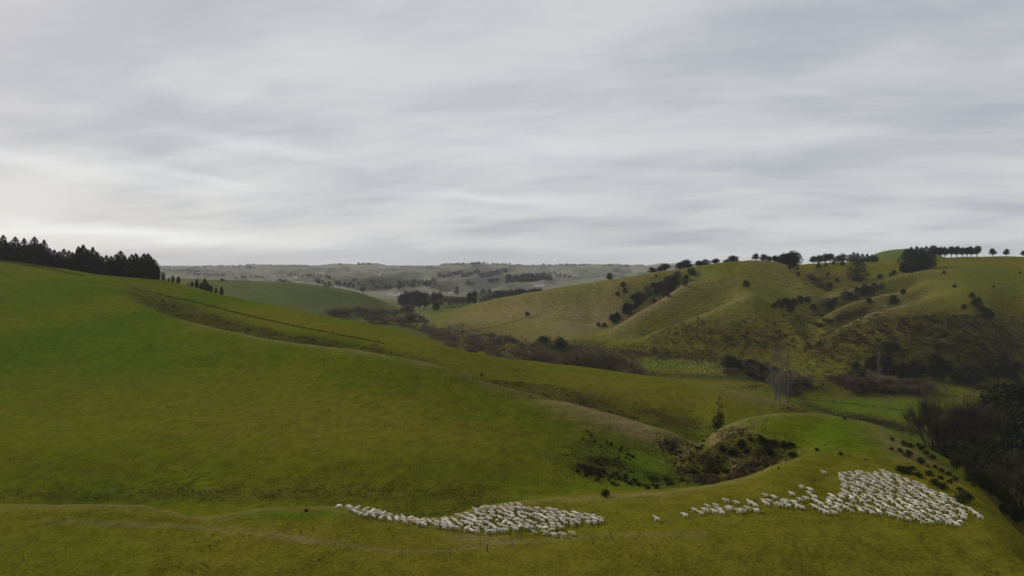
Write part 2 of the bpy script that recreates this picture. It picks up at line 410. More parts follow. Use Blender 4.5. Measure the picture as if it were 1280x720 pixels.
# Lie of the land: each line follows one crest, foot or gully across the view: (bearing as photo column, distance m, sight-line row or height)
LINES = [
 [(-350, 12, Z(60)), (1650, 12, Z(56))],
 [(-350, 88, 715), (0, 86, 720), (640, 86, 721), (1150, 86, 720), (1280, 84, 722), (1650, 80, Z(46))],
 [(-350, 99, 668), (0, 98, 668), (250, 98, 672), (420, 100, 664), (560, 101, 668), (700, 101, 665), (850, 100, 655), (1000, 100, 649), (1130, 99, 652), (1220, 95, 668), (1280, 90, 702), (1650, 86, Z(42))],
 [(-350, 112, 628), (0, 112, 630), (165, 112, 631), (210, 111, 638), (250, 110, 647), (290, 110, 641), (340, 112, 634), (400, 112, 633), (430, 112, 633), (480, 110, 641), (530, 109, 647), (560, 110, 645), (590, 111, 637), (610, 112, 632), (650, 115, 626), (760, 117, 621), (850, 119, 612), (930, 123, 597), (985, 128, 577), (1050, 132, 568), (1110, 130, 575), (1170, 118, 597), (1220, 108, 622), (1280, 100, 675), (1650, 96, Z(38))],
 [(-350, 145, Z(47)), (0, 140, Z(48)), (210, 138, Z(50)), (250, 135, 645), (290, 138, 644), (400, 140, 648), (500, 140, 652), (560, 140, 650), (600, 142, 644), (700, 150, 618), (800, 155, 607), (870, 155, 606), (930, 150, 596), (985, 144, 578), (1050, 150, 547), (1110, 148, 555), (1170, 136, 580), (1220, 130, 606), (1280, 125, Z(52)), (1650, 122, Z(32))],
 [(-350, 180, 560), (0, 180, 560), (250, 178, 560), (400, 172, 562), (500, 170, 564), (600, 168, 572), (700, 168, 581), (800, 170, 589), (870, 165, 597), (930, 158, 586), (985, 151, 570), (1050, 162, 537), (1110, 162, 542), (1170, 152, 566), (1220, 146, 594), (1280, 140, Z(49)), (1650, 142, Z(28))],
 [(-350, 212, 518), (0, 212, 520), (250, 203, 520), (400, 190, 533), (500, 185, 537), (600, 180, 549), (700, 177, 562), (800, 176, 577), (840, 175, 579), (870, 173, 568), (900, 171, 552), (930, 168, 543), (960, 165, 544), (985, 161, 548), (1050, 173, 527), (1110, 170, 537), (1170, 158, 565), (1220, 154, 597), (1280, 148, Z(47)), (1650, 151, Z(26))],
 [(-350, 260, 465), (0, 260, 468), (160, 255, 468), (250, 240, 478), (400, 215, 495), (500, 205, 503), (600, 195, 520), (700, 187, 540), (780, 183, 562), (840, 180, 573), (870, 178, 558), (900, 178, 535), (930, 180, 523), (970, 182, 517), (1010, 183, 516), (1060, 182, 522), (1100, 178, 532), (1150, 172, 555), (1200, 165, 586), (1240, 160, 616), (1280, 155, Z(45)), (1650, 160, Z(25))],
 [(-350, 410, 350), (0, 400, 362), (100, 400, 366), (160, 390, 372), (203, 355, 393), (240, 335, 403), (292, 310, 415), (344, 290, 425), (440, 258, 437), (520, 240, 450), (560, 232, 460), (625, 220, 482), (680, 210, 496), (755, 200, 514), (800, 195, 527), (845, 190, 541), (870, 190, 553), (900, 194, 552), (970, 205, Z(50)), (1060, 205, Z(48)), (1150, 200, Z(42)), (1200, 195, Z(36)), (1280, 190, Z(28)), (1650, 190, Z(21))],
 [(-350, 450, 344), (0, 440, 352), (100, 440, 355), (160, 420, 367), (203, 395, 394), (240, 375, 406), (292, 350, 420), (344, 328, 434), (440, 295, 450), (520, 272, 466), (560, 262, 477), (625, 248, 498), (680, 236, 513), (755, 224, 531), (800, 216, 545), (845, 212, 556), (870, 213, 560), (900, 215, Z(44)), (970, 225, Z(40)), (1060, 230, Z(35)), (1150, 230, Z(30)), (1280, 220, Z(22)), (1650, 220, Z(19))],
 [(-350, 485, 335), (0, 480, 342), (100, 480, 347), (160, 460, 358), (203, 437, 378), (240, 420, 385), (292, 395, 398), (344, 365, 409), (440, 325, 424), (520, 302, 439), (560, 290, 448), (625, 275, 468), (680, 262, 486), (755, 248, 506), (800, 240, 520), (845, 236, 532), (870, 237, 535), (900, 238, 527), (970, 245, Z(46)), (1060, 250, Z(34)), (1150, 260, Z(27)), (1280, 260, Z(20)), (1650, 260, Z(18))],
 [(-350, 600, 290), (-100, 560, 315), (0, 545, 325), (60, 545, 334), (130, 545, 344), (200, 530, 351), (240, 510, 359), (280, 490, 369), (340, 455, 381), (400, 420, 394), (450, 400, 402), (520, 372, 420), (600, 345, 443), (680, 325, 453), (780, 305, 465), (900, 283, 484), (950, 273, 496), (1000, 264, 510), (1060, 262, Z(36)), (1100, 270, Z(28)), (1150, 280, Z(23)), (1280, 290, Z(19)), (1650, 300, Z(18))],
 [(-350, 700, Z(95)), (0, 640, Z(97)), (200, 640, Z(78)), (280, 600, Z(60)), (340, 580, Z(48)), (440, 540, Z(30)), (520, 480, Z(25)), (600, 440, Z(22)), (700, 400, Z(20)), (780, 380, Z(20)), (900, 350, Z(19)), (1000, 340, Z(19)), (1150, 340, Z(19)), (1280, 340, Z(20)), (1650, 340, Z(22))],
 [(-350, 900, Z(60)), (0, 900, Z(60)), (280, 900, Z(45)), (350, 900, Z(35)), (440, 950, Z(26)), (500, 950, Z(24)), (560, 880, 412), (600, 800, 419), (650, 745, 425), (700, 705, 430), (760, 670, 436), (830, 620, 443), (900, 580, 450), (960, 560, 455), (1000, 535, 461), (1100, 500, 470), (1200, 490, 475), (1280, 480, 480), (1650, 450, 490)],
 [(-350, 930, Z(62.5)), (0, 930, Z(62.5)), (280, 930, Z(50)), (350, 930, Z(42)), (440, 975, 398), (500, 975, 403.5), (560, 905, 406), (600, 825, 413), (650, 768, 420), (700, 722, 426), (770, 681, 432), (830, 634, 430), (890, 605, 424), (935, 592, 422), (960, 578, 428), (985, 560, 441), (1010, 543, 442), (1060, 532, 438), (1100, 521, 436), (1140, 522, 430), (1200, 516, 430), (1240, 520, 430), (1265, 514, 447), (1285, 503, 460), (1330, 500, 440), (1650, 480, 440)],
 [(-350, 960, Z(65)), (0, 960, Z(65)), (280, 960, Z(55)), (350, 960, Z(50)), (440, 1000, 393), (500, 1000, 402), (560, 930, 400), (600, 850, 408), (650, 795, 414), (700, 742, 421), (770, 692, 427), (830, 662, 407), (890, 652, 387), (935, 657, 370), (960, 640, 386), (985, 590, 415), (1010, 552, 426), (1060, 568, 402), (1100, 588, 387), (1140, 606, 377), (1160, 615, 372), (1200, 622, 366), (1240, 600, 380), (1265, 560, 420), (1285, 540, 440), (1330, 570, 400), (1650, 580, 372)],
 [(-350, 1000, Z(70)), (0, 1000, Z(70)), (280, 1000, Z(62)), (350, 1000, Z(60)), (440, 1040, 380), (500, 1040, 397), (560, 985, 396), (600, 890, 400), (650, 825, 406), (700, 768, 413), (770, 712, 427), (830, 686, 419), (890, 677, 398), (935, 690, 367), (960, 680, 374), (985, 640, 395), (1010, 585, 424), (1060, 598, 419), (1100, 616, 403), (1140, 634, 386), (1160, 647, 373), (1200, 655, 360), (1240, 645, 366), (1270, 610, 392), (1290, 590, 405), (1330, 610, 380), (1650, 630, 355)],
 [(-350, 1040, 345), (0, 1040, 352), (280, 1040, 357), (350, 1040, 360), (440, 1070, 370), (500, 1090, 391), (560, 1040, 392), (600, 935, 393), (650, 865, 396), (700, 805, 403), (750, 750, 418), (765, 738, 408), (800, 732, 386), (830, 736, 370), (865, 746, 350), (900, 730, 355), (940, 730, 352), (985, 690, 376), (1010, 632, 408), (1040, 634, 388), (1065, 645, 376), (1100, 662, 367), (1140, 678, 361), (1160, 688, 357), (1200, 695, 351), (1280, 690, 358), (1650, 700, 345)],
 [(-350, 1070, 340), (0, 1070, 348), (280, 1070, 353), (350, 1070, 355), (440, 1090, 364), (500, 1120, 387), (560, 1085, 389), (600, 975, 386), (650, 895, 386), (700, 840, 390), (750, 768, 416), (765, 756, 412), (800, 752, 403), (830, 757, 389), (865, 766, 358), (900, 757, 342), (940, 757, 338), (985, 725, 358), (1010, 675, 385), (1040, 656, 400), (1065, 668, 391), (1100, 686, 379), (1140, 702, 362), (1160, 714, 351), (1200, 720, 344), (1280, 730, 345), (1650, 740, 338)],
 [(-350, 1110, 335), (0, 1110, 343), (200, 1110, 348), (280, 1110, 350), (350, 1110, 352), (420, 1110, 360), (470, 1120, 371), (500, 1150, 384), (560, 1150, 387), (585, 1050, 382), (620, 970, 373), (680, 905, 362), (740, 865, 352), (800, 832, 343), (850, 817, 335), (900, 802, 328), (940, 792, 325), (975, 782, 329), (994, 770, 336), (1007, 752, 347), (1021, 730, 357), (1035, 708, 366), (1050, 700, 366), (1065, 706, 360), (1077, 712, 355), (1100, 724, 349), (1135, 742, 340), (1160, 752, 337), (1180, 762, 335), (1220, 782, 332), (1280, 800, 331), (1650, 820, 325)],
 [(-350, 1250, Z(70)), (0, 1250, Z(60)), (350, 1250, Z(60)), (440, 1220, Z(45)), (500, 1250, Z(26)), (560, 1220, 386), (620, 1050, Z(52)), (680, 1000, Z(62)), (740, 960, Z(72)), (800, 930, Z(80)), (850, 910, Z(86)), (900, 890, Z(92)), (940, 870, Z(96)), (975, 845, 340), (994, 822, 347), (1007, 796, 366), (1021, 768, 375), (1035, 742, 383), (1050, 735, 381), (1077, 742, 371), (1100, 757, 361), (1135, 778, 342), (1160, 792, 337), (1180, 802, 334), (1220, 817, 330), (1280, 832, 329), (1650, 850, 324)],
 [(-350, 1400, Z(60)), (0, 1400, Z(55)), (350, 1400, Z(48)), (440, 1380, Z(34)), (500, 1450, Z(25)), (560, 1380, Z(25)), (620, 1200, Z(38)), (680, 1100, Z(50)), (740, 1050, Z(62)), (800, 1000, Z(72)), (900, 955, Z(86)), (940, 935, Z(91)), (975, 885, 338), (1007, 850, 345), (1021, 830, 351), (1035, 808, 359), (1050, 800, 356), (1077, 806, 348), (1100, 815, 343), (1135, 830, 337), (1160, 842, 332), (1220, 860, 327), (1280, 865, 326), (1650, 890, 322)],
 [(-350, 1700, Z(50)), (0, 1700, Z(40)), (350, 1700, Z(34)), (440, 1650, Z(28)), (500, 1650, Z(25)), (560, 1600, Z(25)), (620, 1480, Z(29)), (700, 1350, Z(42)), (800, 1150, Z(62)), (900, 1050, Z(82)), (940, 1000, Z(92)), (975, 930, 334), (1000, 912, 330), (1060, 905, 327), (1100, 905, 327), (1130, 905, 325), (1160, 905, 323), (1180, 905, 321), (1280, 925, 321), (1650, 950, 318)],
 [(-350, 1950, Z(45)), (0, 1950, Z(36)), (440, 1900, Z(27)), (560, 1850, Z(26)), (700, 1600, Z(36)), (800, 1400, Z(54)), (940, 1200, Z(82)), (1000, 1120, Z(86)), (1100, 1150, Z(92)), (1280, 1150, Z(96)), (1650, 1150, Z(100))],
 [(-350, 2250, Z(50)), (0, 2200, Z(40)), (440, 2100, Z(28)), (560, 2100, Z(28)), (700, 1900, Z(34)), (800, 1700, Z(48)), (940, 1550, Z(82)), (1040, 1500, 333), (1070, 1500, 327), (1090, 1500, 318), (1110, 1500, 312), (1135, 1500, 310), (1160, 1500, 314), (1190, 1500, 323), (1280, 1500, 328), (1650, 1500, 330)],
 [(-350, 2450, 352), (200, 2450, 353), (330, 2450, 355), (440, 2400, 352), (560, 2400, 357), (640, 2350, 352), (700, 2300, 352), (900, 2000, Z(60)), (1280, 1900, Z(80)), (1650, 1900, Z(80))],
 [(-350, 2800, Z(38)), (560, 2750, Z(32)), (700, 2700, Z(40)), (1650, 2700, Z(60))],
 [(-350, 3350, 345), (200, 3400, 344), (300, 3300, 347), (420, 3350, 343), (520, 3300, 347), (620, 3350, 342), (720, 3300, 344), (1650, 3300, 344)],
 [(-350, 3750, Z(48)), (1650, 3750, Z(48))],
 [(-350, 4300, 339), (200, 4300, 338), (300, 4300, 340), (400, 4300, 336), (500, 4300, 338), (600, 4300, 335), (700, 4300, 337), (1650, 4300, 338)],
 [(-350, 4750, Z(72)), (1650, 4750, Z(72))],
 [(-350, 5400, 334), (200, 5400, 335), (290, 5400, 334), (360, 5300, 331), (480, 5300, 331), (600, 5300, 330), (700, 5400, 331), (800, 5400, 331), (1000, 5400, 331), (1650, 5400, 331)],
 [(-350, 6400, Z(70)), (1650, 6400, Z(70))],
 [(-350, 8600, 333), (200, 8600, 333), (300, 8600, 333), (700, 8600, 332), (1650, 8600, 332)],
 [(-350, 12000, Z(60)), (1650, 12000, Z(60))],
]

PX0, PX1, PSTEP = -350.0, 1650.0, 2.0
cols = np.arange(PX0, PX1 + 0.1, PSTEP)
NC = len(cols)
ly, lr = [], []
for ln in LINES:
    a = np.array([p[0] for p in ln], float)
    Y_ = np.array([p[1] for p in ln], float)
    R_ = np.array([(HOR + (CZ - p[2][1]) / p[1] * F) if isinstance(p[2], tuple) else p[2] for p in ln], float)
    q = cols[:, None]
    ly.append(np.exp(pchip(a[:, None], np.log(Y_)[:, None], q)[:, 0]))
    lr.append(pchip(a[:, None], R_[:, None], q)[:, 0])
ly, lr = np.array(ly), np.array(lr)
for k in range(1, len(ly)):
    ly[k] = np.maximum(ly[k], ly[k - 1] * 1.012)
# distance steps: fine where the photo looks closely
LYR = np.concatenate([np.linspace(math.log(12), math.log(82), 24)[:-1], np.linspace(math.log(82), math.log(300), 330)[:-1],
                      np.linspace(math.log(300), math.log(1300), 330)[:-1], np.linspace(math.log(1300), math.log(12000), 170)])
NR = len(LYR)
rows = pchip(np.log(ly), lr, np.repeat(LYR[:, None], NC, axis=1))
# soften creases along and across
def blur(a, k, axis):
    ker = np.exp(-0.5 * (np.arange(-3 * k, 3 * k + 1) / k) ** 2)
    ker /= ker.sum()
    pad = [(0, 0), (0, 0)]
    pad[axis] = (3 * k, 3 * k)
    b = np.pad(a, pad, mode='edge')
    out = np.zeros_like(a)
    for i, wgt in enumerate(ker):
        sl_ = [slice(None), slice(None)]
        sl_[axis] = slice(i, i + a.shape[axis])
        out += wgt * b[tuple(sl_)]
    return out
rows = blur(blur(rows, 2, 1), 2, 0)
YG = np.exp(LYR)[:, None] * np.ones((1, NC))
XG = (cols[None, :] - 640) / F * YG
ZG = CZ - (rows - HOR) / F * YG

_perm = rng.permutation(512)
_gr = rng.uniform(0, 2 * math.pi, 512)
def perlin(x, y):
    xi, yi = np.floor(x).astype(int), np.floor(y).astype(int)
    xf, yf = x - xi, y - yi
    def g(ix, iy, fx, fy):
        a_ = _gr[_perm[(ix + _perm[iy % 512]) % 512]]
        return np.cos(a_) * fx + np.sin(a_) * fy
    u = xf * xf * xf * (xf * (xf * 6 - 15) + 10)
    v = yf * yf * yf * (yf * (yf * 6 - 15) + 10)
    a = g(xi, yi, xf, yf); b = g(xi + 1, yi, xf - 1, yf)
    c = g(xi, yi + 1, xf, yf - 1); e = g(xi + 1, yi + 1, xf - 1, yf - 1)
    return (a + u * (b - a)) + v * ((c + u * (e - c)) - (a + u * (b - a)))
def fbm(x, y, s, octv=4, g=0.5):
    o, amp = 0, 1.0
    for k in range(octv):
        o = o + amp * perlin(x / s + 17.3 * k, y / s - 9.1 * k)
        s /= 2.0
        amp *= g
    return o

def sstep(a, b, x):
    t_ = np.clip((x - a) / (b - a), 0, 1)
    return t_ * t_ * (3 - 2 * t_)

far_w = sstep(1350, 2200, YG)
ZG = ZG + far_w * (30 * fbm(XG, YG * 0.8, 900, 3) * sstep(1700, 3000, YG) + (120 - 45 * sstep(4300, 5200, YG)) * (0.18 - np.abs(fbm(XG + 500, YG * .62, 290, 3, 0.45))) * sstep(1700, 2500, YG))
near_w = 1 - sstep(900, 1500, YG)
ZG = ZG + near_w * (0.30 * fbm(XG, YG, 22, 4) * sstep(60, 140, YG) + 0.10 * fbm(XG, YG, 5, 3))
mid_w = sstep(420, 600, YG) * (1 - sstep(1100, 1600, YG))
ZG = ZG + mid_w * (2.0 * fbm(XG, YG, 80, 4) + 1.6 * np.minimum(0, fbm(XG + 300, YG * 0.45, 34, 3)) * sstep(0.02, 0.2, np.abs(fbm(XG, YG, 200, 1)) + 0.1))

def col_idx(px):
    return (np.asarray(px, float) - PX0) / PSTEP

def height(X, Y):
    """ground height at world X, Y (arrays)"""
    X, Y = np.asarray(X, float), np.asarray(Y, float)
    c = np.clip(col_idx(640 + X / Y * F), 0, NC - 1.001)
    r = np.clip(np.interp(np.log(Y), LYR, np.arange(NR)), 0, NR - 1.001)
    ci, ri = c.astype(int), r.astype(int)
    fc, fr = c - ci, r - ri
    return (ZG[ri, ci] * (1 - fc) * (1 - fr) + ZG[ri, ci + 1] * fc * (1 - fr) + ZG[ri + 1, ci] * (1 - fc) * fr + ZG[ri + 1, ci + 1] * fc * fr)

def on(px, Y):
    """point of the ground on a bearing at a distance"""
    X = (px - 640) / F * Y
    return Vector((X, Y, float(height(X, Y))))

ROWG = HOR + (CZ - ZG) / YG * F
def seen(px, py, ymin=80.0, ymax=11000.0):
    """first ground point along the sight line, no nearer than ymin"""
    c = np.clip(col_idx(px), 0, NC - 1.001)
    i = int(c); f_ = c - i
    r = ROWG[:, i] * (1 - f_) + ROWG[:, i + 1] * f_
    ok = np.where((r <= py) & (np.exp(LYR) >= ymin) & (np.exp(LYR) <= ymax))[0]
    if len(ok) == 0:
        return None
    k = ok[0]
    if k > 0 and r[k - 1] > py:
        t_ = (r[k - 1] - py) / (r[k - 1] - r[k] + 1e-9)
        lY = LYR[k - 1] + t_ * (LYR[k] - LYR[k - 1])
    else:
        lY = LYR[k]
    return on(px, math.exp(lY))

# land-cover masks, with some light and shade of the relief painted in
PXG = cols[None, :] * np.ones((NR, 1))
dZdY = np.gradient(ZG, axis=0) / np.gradient(YG, axis=0)
dZdX = np.gradient(ZG, axis=1) / np.gradient(XG, axis=1)
SLOPE = np.hypot(dZdY, dZdX)
wx = 9 * fbm(XG, YG, 30, 3)        # ragged edges for the patches
def blob(cx, cy, sx, sy, y0, y1, ang=0.0, p=2.0):
    a = math.radians(ang)
    u = (PXG + wx * 1.2 - cx) * math.cos(a) + (ROWG + wx * 0.4 - cy) * math.sin(a)
    v = -(PXG + wx * 1.2 - cx) * math.sin(a) + (ROWG + wx * 0.4 - cy) * math.cos(a)
    return np.exp(-((np.abs(u) / sx) ** p + (np.abs(v) / sy) ** p)) * ((YG >= y0) & (YG <= y1))
def nearline(pts, half, y0, y1, soft=1.6, wobble=0.0):
    """distance in metres to a path on the ground given by world points"""
    dmin = np.full(XG.shape, 1e9)
    sel = np.where((YG >= y0) & (YG <= y1))
    x_, y_ = XG[sel], YG[sel]
    dm = np.full(x_.shape, 1e9)
    for a, b in zip(pts[:-1], pts[1:]):
        ab = np.array([b.x - a.x, b.y - a.y])
        t_ = np.clip(((x_ - a.x) * ab[0] + (y_ - a.y) * ab[1]) / (ab @ ab + 1e-9), 0, 1)
        dm = np.minimum(dm, np.hypot(x_ - a.x - t_ * ab[0], y_ - a.y - t_ * ab[1]))
    dmin[sel] = dm
    return 1 - sstep(half, half * soft, dmin + wobble * wx / 9)

dry = np.zeros(XG.shape); lush = dry.copy(); scrub = dry.copy(); bare = dry.copy(); olive = dry.copy()
def crestline(k, wid):            # soft band along line k: dry grass, rough growth, painted light and shade
    dlog = np.abs(LYR[:, None] - np.log(ly[k])[None, :])
    return np.exp(-(dlog / wid) ** 2)
dry += 0.55 * crestline(3, 0.035) * ((PXG > -50) & (PXG < 1000))
dry += 0.75 * crestline(8, 0.035) * sstep(150, 240, PXG) * (1 - sstep(850, 880, PXG))
dry += 0.65 * crestline(7, 0.03) * sstep(880, 900, PXG) * (1 - sstep(1180, 1230, PXG))
dry += 0.45 * crestline(11, 0.03) * sstep(820, 900, PXG) * (1 - sstep(1010, 1060, PXG))
dry += 0.35 * blob(720, 515, 60, 14, 160, 215, 25) + 0.5 * blob(800, 540, 50, 9, 160, 215, 22)
dry += 0.5 * blob(950, 495, 60, 10, 240, 300, 12)
dry += 0.6 * blob(915, 540, 40, 10, 160, 195, -15) + 0.5 * blob(870, 556, 35, 8, 165, 200, -25)
scrub += 0.8 * blob(850, 562, 34, 17, 162, 210, 10) + 0.5 * blob(870, 545, 25, 10, 180, 230, 10)
scrub += 0.45 * blob(930, 545, 55, 12, 150, 185, 15)
dry += 0.8 * blob(1140, 570, 60, 14, 130, 190, 35)
dry += 0.5 * blob(640, 424, 60, 6, 520, 900, 8)
dry += 0.9 * blob(630, 392, 95, 20, 600, 1250, -10) + 0.8 * blob(720, 405, 60, 16, 600, 1000, -10) + 0.45 * blob(760, 380, 60, 30, 600, 1000, -30) + 0.35 * blob(900, 370, 60, 30, 600, 900) + 0.4 * blob(1130, 380, 80, 20, 500, 760, -20)
dry += 0.7 * blob(830, 372, 40, 9, 600, 900, -30) + 0.4 * blob(980, 352, 45, 18, 600, 900, 35)
dry += 0.5 * blob(1060, 362, 40, 6, 600, 900, -20) + 0.6 * blob(1080, 395, 60, 5, 500, 700, -22)
olive += sstep(420, 560, YG) * (1 - sstep(950, 1300, YG)) * sstep(540, 600, PXG) * 0.75
olive += 0.8 * blob(440, 530, 330, 60, 140, 260, 5) + 0.7 * (YG < 132) * (PXG > -350)
olive += 0.9 * blob(800, 490, 200, 30, 235, 320, 8) + 0.6 * blob(420, 410, 200, 12, 250, 420, 10)
lush += 0.9 * blob(800, 588, 75, 22, 140, 195, 14) + 0.5 * blob(1040, 545, 62, 20, 130, 190, 5)
lush += 0.8 * blob(360, 642, 75, 8, 98, 122) + 0.4 * blob(140, 430, 190, 60, 200, 420, 15) + 0.35 * blob(60, 690, 90, 30, 70, 108)
lush += 0.6 * blob(850, 352, 60, 12, 680, 850, -25) + 0.5 * blob(720, 372, 60, 14, 650, 950, -25) + 0.5 * blob(960, 365, 30, 25, 600, 850)
lush += 0.45 * blob(840, 455, 75, 9, 480, 640, 3) + 0.35 * blob(1100, 507, 110, 12, 300, 460, 6) + 0.6 * blob(1230, 348, 60, 14, 600, 900)
lush += 0.35 * blob(400, 370, 130, 22, 900, 1250) + 0.4 * blob(560, 378, 60, 10, 1100, 2000)
scrub += 1.2 * blob(225, 389, 62, 11, 365, 480, 20) + 1.1 * blob(310, 411, 50, 7, 330, 440, 14) + 1.2 * blob(385, 427, 40, 6, 290, 400, 12) + 0.9 * blob(480, 441, 80, 6, 270, 340, 12)
scrub += 1.0 * blob(690, 492, 130, 14, 205, 268, 14) + 0.9 * blob(820, 522, 75, 13, 200, 262, 10) + 0.4 * blob(620, 455, 90, 10, 260, 330, 14)
scrub += 1.0 * blob(880, 580, 38, 20, 150, 182, -5)
scrub += 1.1 * blob(905, 590, 75, 15, 140, 172, -8) + 0.9 * blob(925, 565, 65, 16, 150, 172, 8)
scrub += 0.6 * blob(770, 590, 60, 12, 140, 185, 10) + 0.6 * blob(745, 570, 30, 22, 150, 185, 20)
scrub += 0.7 * blob(890, 420, 120, 22, 520, 660, 0) + 0.72 * blob(1110, 430, 130, 32, 470, 600, 4) + 0.7 * blob(1180, 405, 90, 22, 480, 640, 10)
scrub += 0.8 * blob(1240, 440, 60, 40, 440, 620, 20) + 0.6 * blob(1150, 470, 200, 12, 420, 520)
scrub += 1.1 * blob(600, 425, 130, 14, 520, 900, 14) + 1.0 * blob(760, 440, 160, 10, 500, 720, 5) + 0.85 * blob(860, 470, 190, 9, 380, 520, 5)
scrub += 1.1 * blob(1070, 524, 120, 9, 240, 420, 12) + 0.9 * blob(1080, 490, 140, 7, 380, 470, 3) + 0.5 * blob(1160, 585, 70, 22, 120, 200, 35)  # valley scrub, weighted up to paint in lens darkening
scrub += 0.75 * blob(1040, 378, 60, 10, 600, 760, -25) + 0.5 * blob(1030, 350, 40, 14, 720, 900, 10)
scrub += 0.55 * blob(300, 618, 280, 9, 132, 165, 0) + 1.2 * crestline(4, 0.05) * sstep(420, 470, PXG) * (1 - sstep(590, 640, PXG))  # scrub tone stands in for shade at the slope foot and behind the flock
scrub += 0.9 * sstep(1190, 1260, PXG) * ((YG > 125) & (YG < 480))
# spur crests paled as if lit, gully beds of rough growth darkened as if shaded
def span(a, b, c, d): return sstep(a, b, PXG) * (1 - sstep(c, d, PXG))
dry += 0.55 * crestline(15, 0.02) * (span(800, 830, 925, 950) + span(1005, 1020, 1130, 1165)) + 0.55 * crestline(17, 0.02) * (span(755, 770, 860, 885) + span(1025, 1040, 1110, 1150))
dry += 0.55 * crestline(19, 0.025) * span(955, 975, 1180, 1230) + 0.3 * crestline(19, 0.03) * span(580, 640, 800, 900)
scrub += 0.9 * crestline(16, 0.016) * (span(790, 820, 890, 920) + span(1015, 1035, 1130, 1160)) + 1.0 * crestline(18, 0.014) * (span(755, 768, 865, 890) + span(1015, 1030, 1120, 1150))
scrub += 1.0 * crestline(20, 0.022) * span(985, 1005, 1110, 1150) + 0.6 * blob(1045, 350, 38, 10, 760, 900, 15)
scrub += 0.85 * crestline(9, 0.04) * span(195, 240, 830, 860)
clear = 0.9 * blob(840, 454, 72, 8, 420, 640, 3) + 0.8 * blob(930, 477, 60, 5, 340, 520, 3) + 0.8 * blob(1190, 474, 48, 5, 360, 520, 3) + 0.6 * blob(1110, 512, 70, 7, 300, 420, 8)
scrub *= np.clip(1 - clear, 0, 1)
lush += 0.3 * clear
olive += 0.4 * clear
steep = sstep(0.14, 0.40, SLOPE) * (YG < 1300) * (0.22 + 0.78 * sstep(340, 480, YG)) * ((PXG > 540) | (YG < 800)) * (0.45 + 0.55 * np.clip(scrub, 0, 1))
steep = np.maximum(steep, 0.45 * blob(300, 615, 420, 16, 130, 175, 0))
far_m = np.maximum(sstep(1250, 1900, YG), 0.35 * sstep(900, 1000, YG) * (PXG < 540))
track_px = [(60, 652), (130, 655), (250, 660), (330, 668), (400, 677), (450, 684), (503, 689), (560, 689), (600, 682), (640, 677), (700, 673), (760, 669), (820, 668), (880, 668)]
track = [seen(*p, ymin=84, ymax=112) for p in track_px]
track = [p for p in track if p is not None]
bare += 0.42 * nearline(track, 0.5, 80, 125, 3.0, 0.7) * (0.55 + 0.45 * sstep(-0.4, 0.3, fbm(XG, YG, 12, 2)))
bare += 0.5 * blob(600, 672, 35, 6, 90, 110)
eros = np.clip(fbm(XG * 2.2, YG * 0.7, 9, 4), 0, 1)
bare += 1.6 * eros * (blob(870, 545, 38, 16, 165, 200, -25) + blob(985, 583, 40, 9, 130, 160, -25) + blob(905, 580, 40, 8, 140, 175))

# behind the camera the sheet simply carries on
ext = [(-600, 60.0), (-250, 60.0), (-80, 60.0), (0, 60.0)]
def width_scale(y):
    return max(y, 60.0)
VX, VY, VZ = [], [], []
for y, z in ext:
    VX.append((cols - 640) / F * 60.0 * (1 + max(-y, 0) / 60.0)); VY.append(np.full(NC, float(y))); VZ.append(np.full(NC, z))
EX = np.array(VX); EY = np.array(VY); EZ = np.array(VZ)
XM = (cols[None, :] - 640) / F * np.maximum(YG, 60.0)
X_all = np.vstack([EX, XM]); Y_all = np.vstack([EY, YG]); Z_all = np.vstack([EZ, ZG])
NRA = NR + len(ext)
verts = np.stack([X_all, Y_all, Z_all], -1).reshape(-1, 3)
ii = np.arange(NRA - 1)[:, None] * NC + np.arange(NC - 1)[None, :]
quads = np.stack([ii, ii + 1, ii + NC + 1, ii + NC], -1).reshape(-1, 4)
gme = np_mesh('ground', verts, quads, M['ground'], True)
def mask_attr(me, name, chans, n_ext=0):
    a = me.attributes.new(name, 'FLOAT_COLOR', 'POINT')
    arr = np.stack([np.clip(c, 0, 1) for c in chans], -1).astype(np.float32)
    a.data.foreach_set('color', arr.ravel())
padm = lambda m_: np.vstack([np.zeros((len(ext), NC)), m_]).ravel()
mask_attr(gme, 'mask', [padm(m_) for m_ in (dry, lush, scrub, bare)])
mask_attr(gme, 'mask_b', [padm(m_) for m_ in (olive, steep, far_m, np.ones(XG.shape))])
ground = obj('ground', gme)
tag(ground, 'rolling green and olive pasture hills and valley floor', 'ground', kind='structure')
# ------------------------------------------------------------------ plant prototypes
def leaf_quads(P, size, flat=0.0, r=rng):
    """one small ragged leaf-clump face per point"""
    n = len(P)
    a = r.normal(size=(n, 3)); a[:, 2] *= (1 - flat)
    a /= np.linalg.norm(a, axis=1, keepdims=True)
    b = r.normal(size=(n, 3))
    b -= a * np.sum(a * b, axis=1, keepdims=True)
    b /= np.linalg.norm(b, axis=1, keepdims=True)
    s = np.asarray(size) * r.uniform(0.6, 1.4, n)
    s = s[:, None]
    k = r.uniform(0.45, 1.0, (n, 4, 1))
    c = np.cross(a, b)
    V = np.stack([P + a * s * k[:, 0], P + b * s * k[:, 1] * 0.8, P - a * s * k[:, 2], P - b * s * k[:, 3] * 0.8], 1)
    V[:, 1] += c * s * 0.25
    V[:, 3] += c * s * 0.25
    return V.reshape(-1, 3), np.arange(4 * n).reshape(-1, 4)

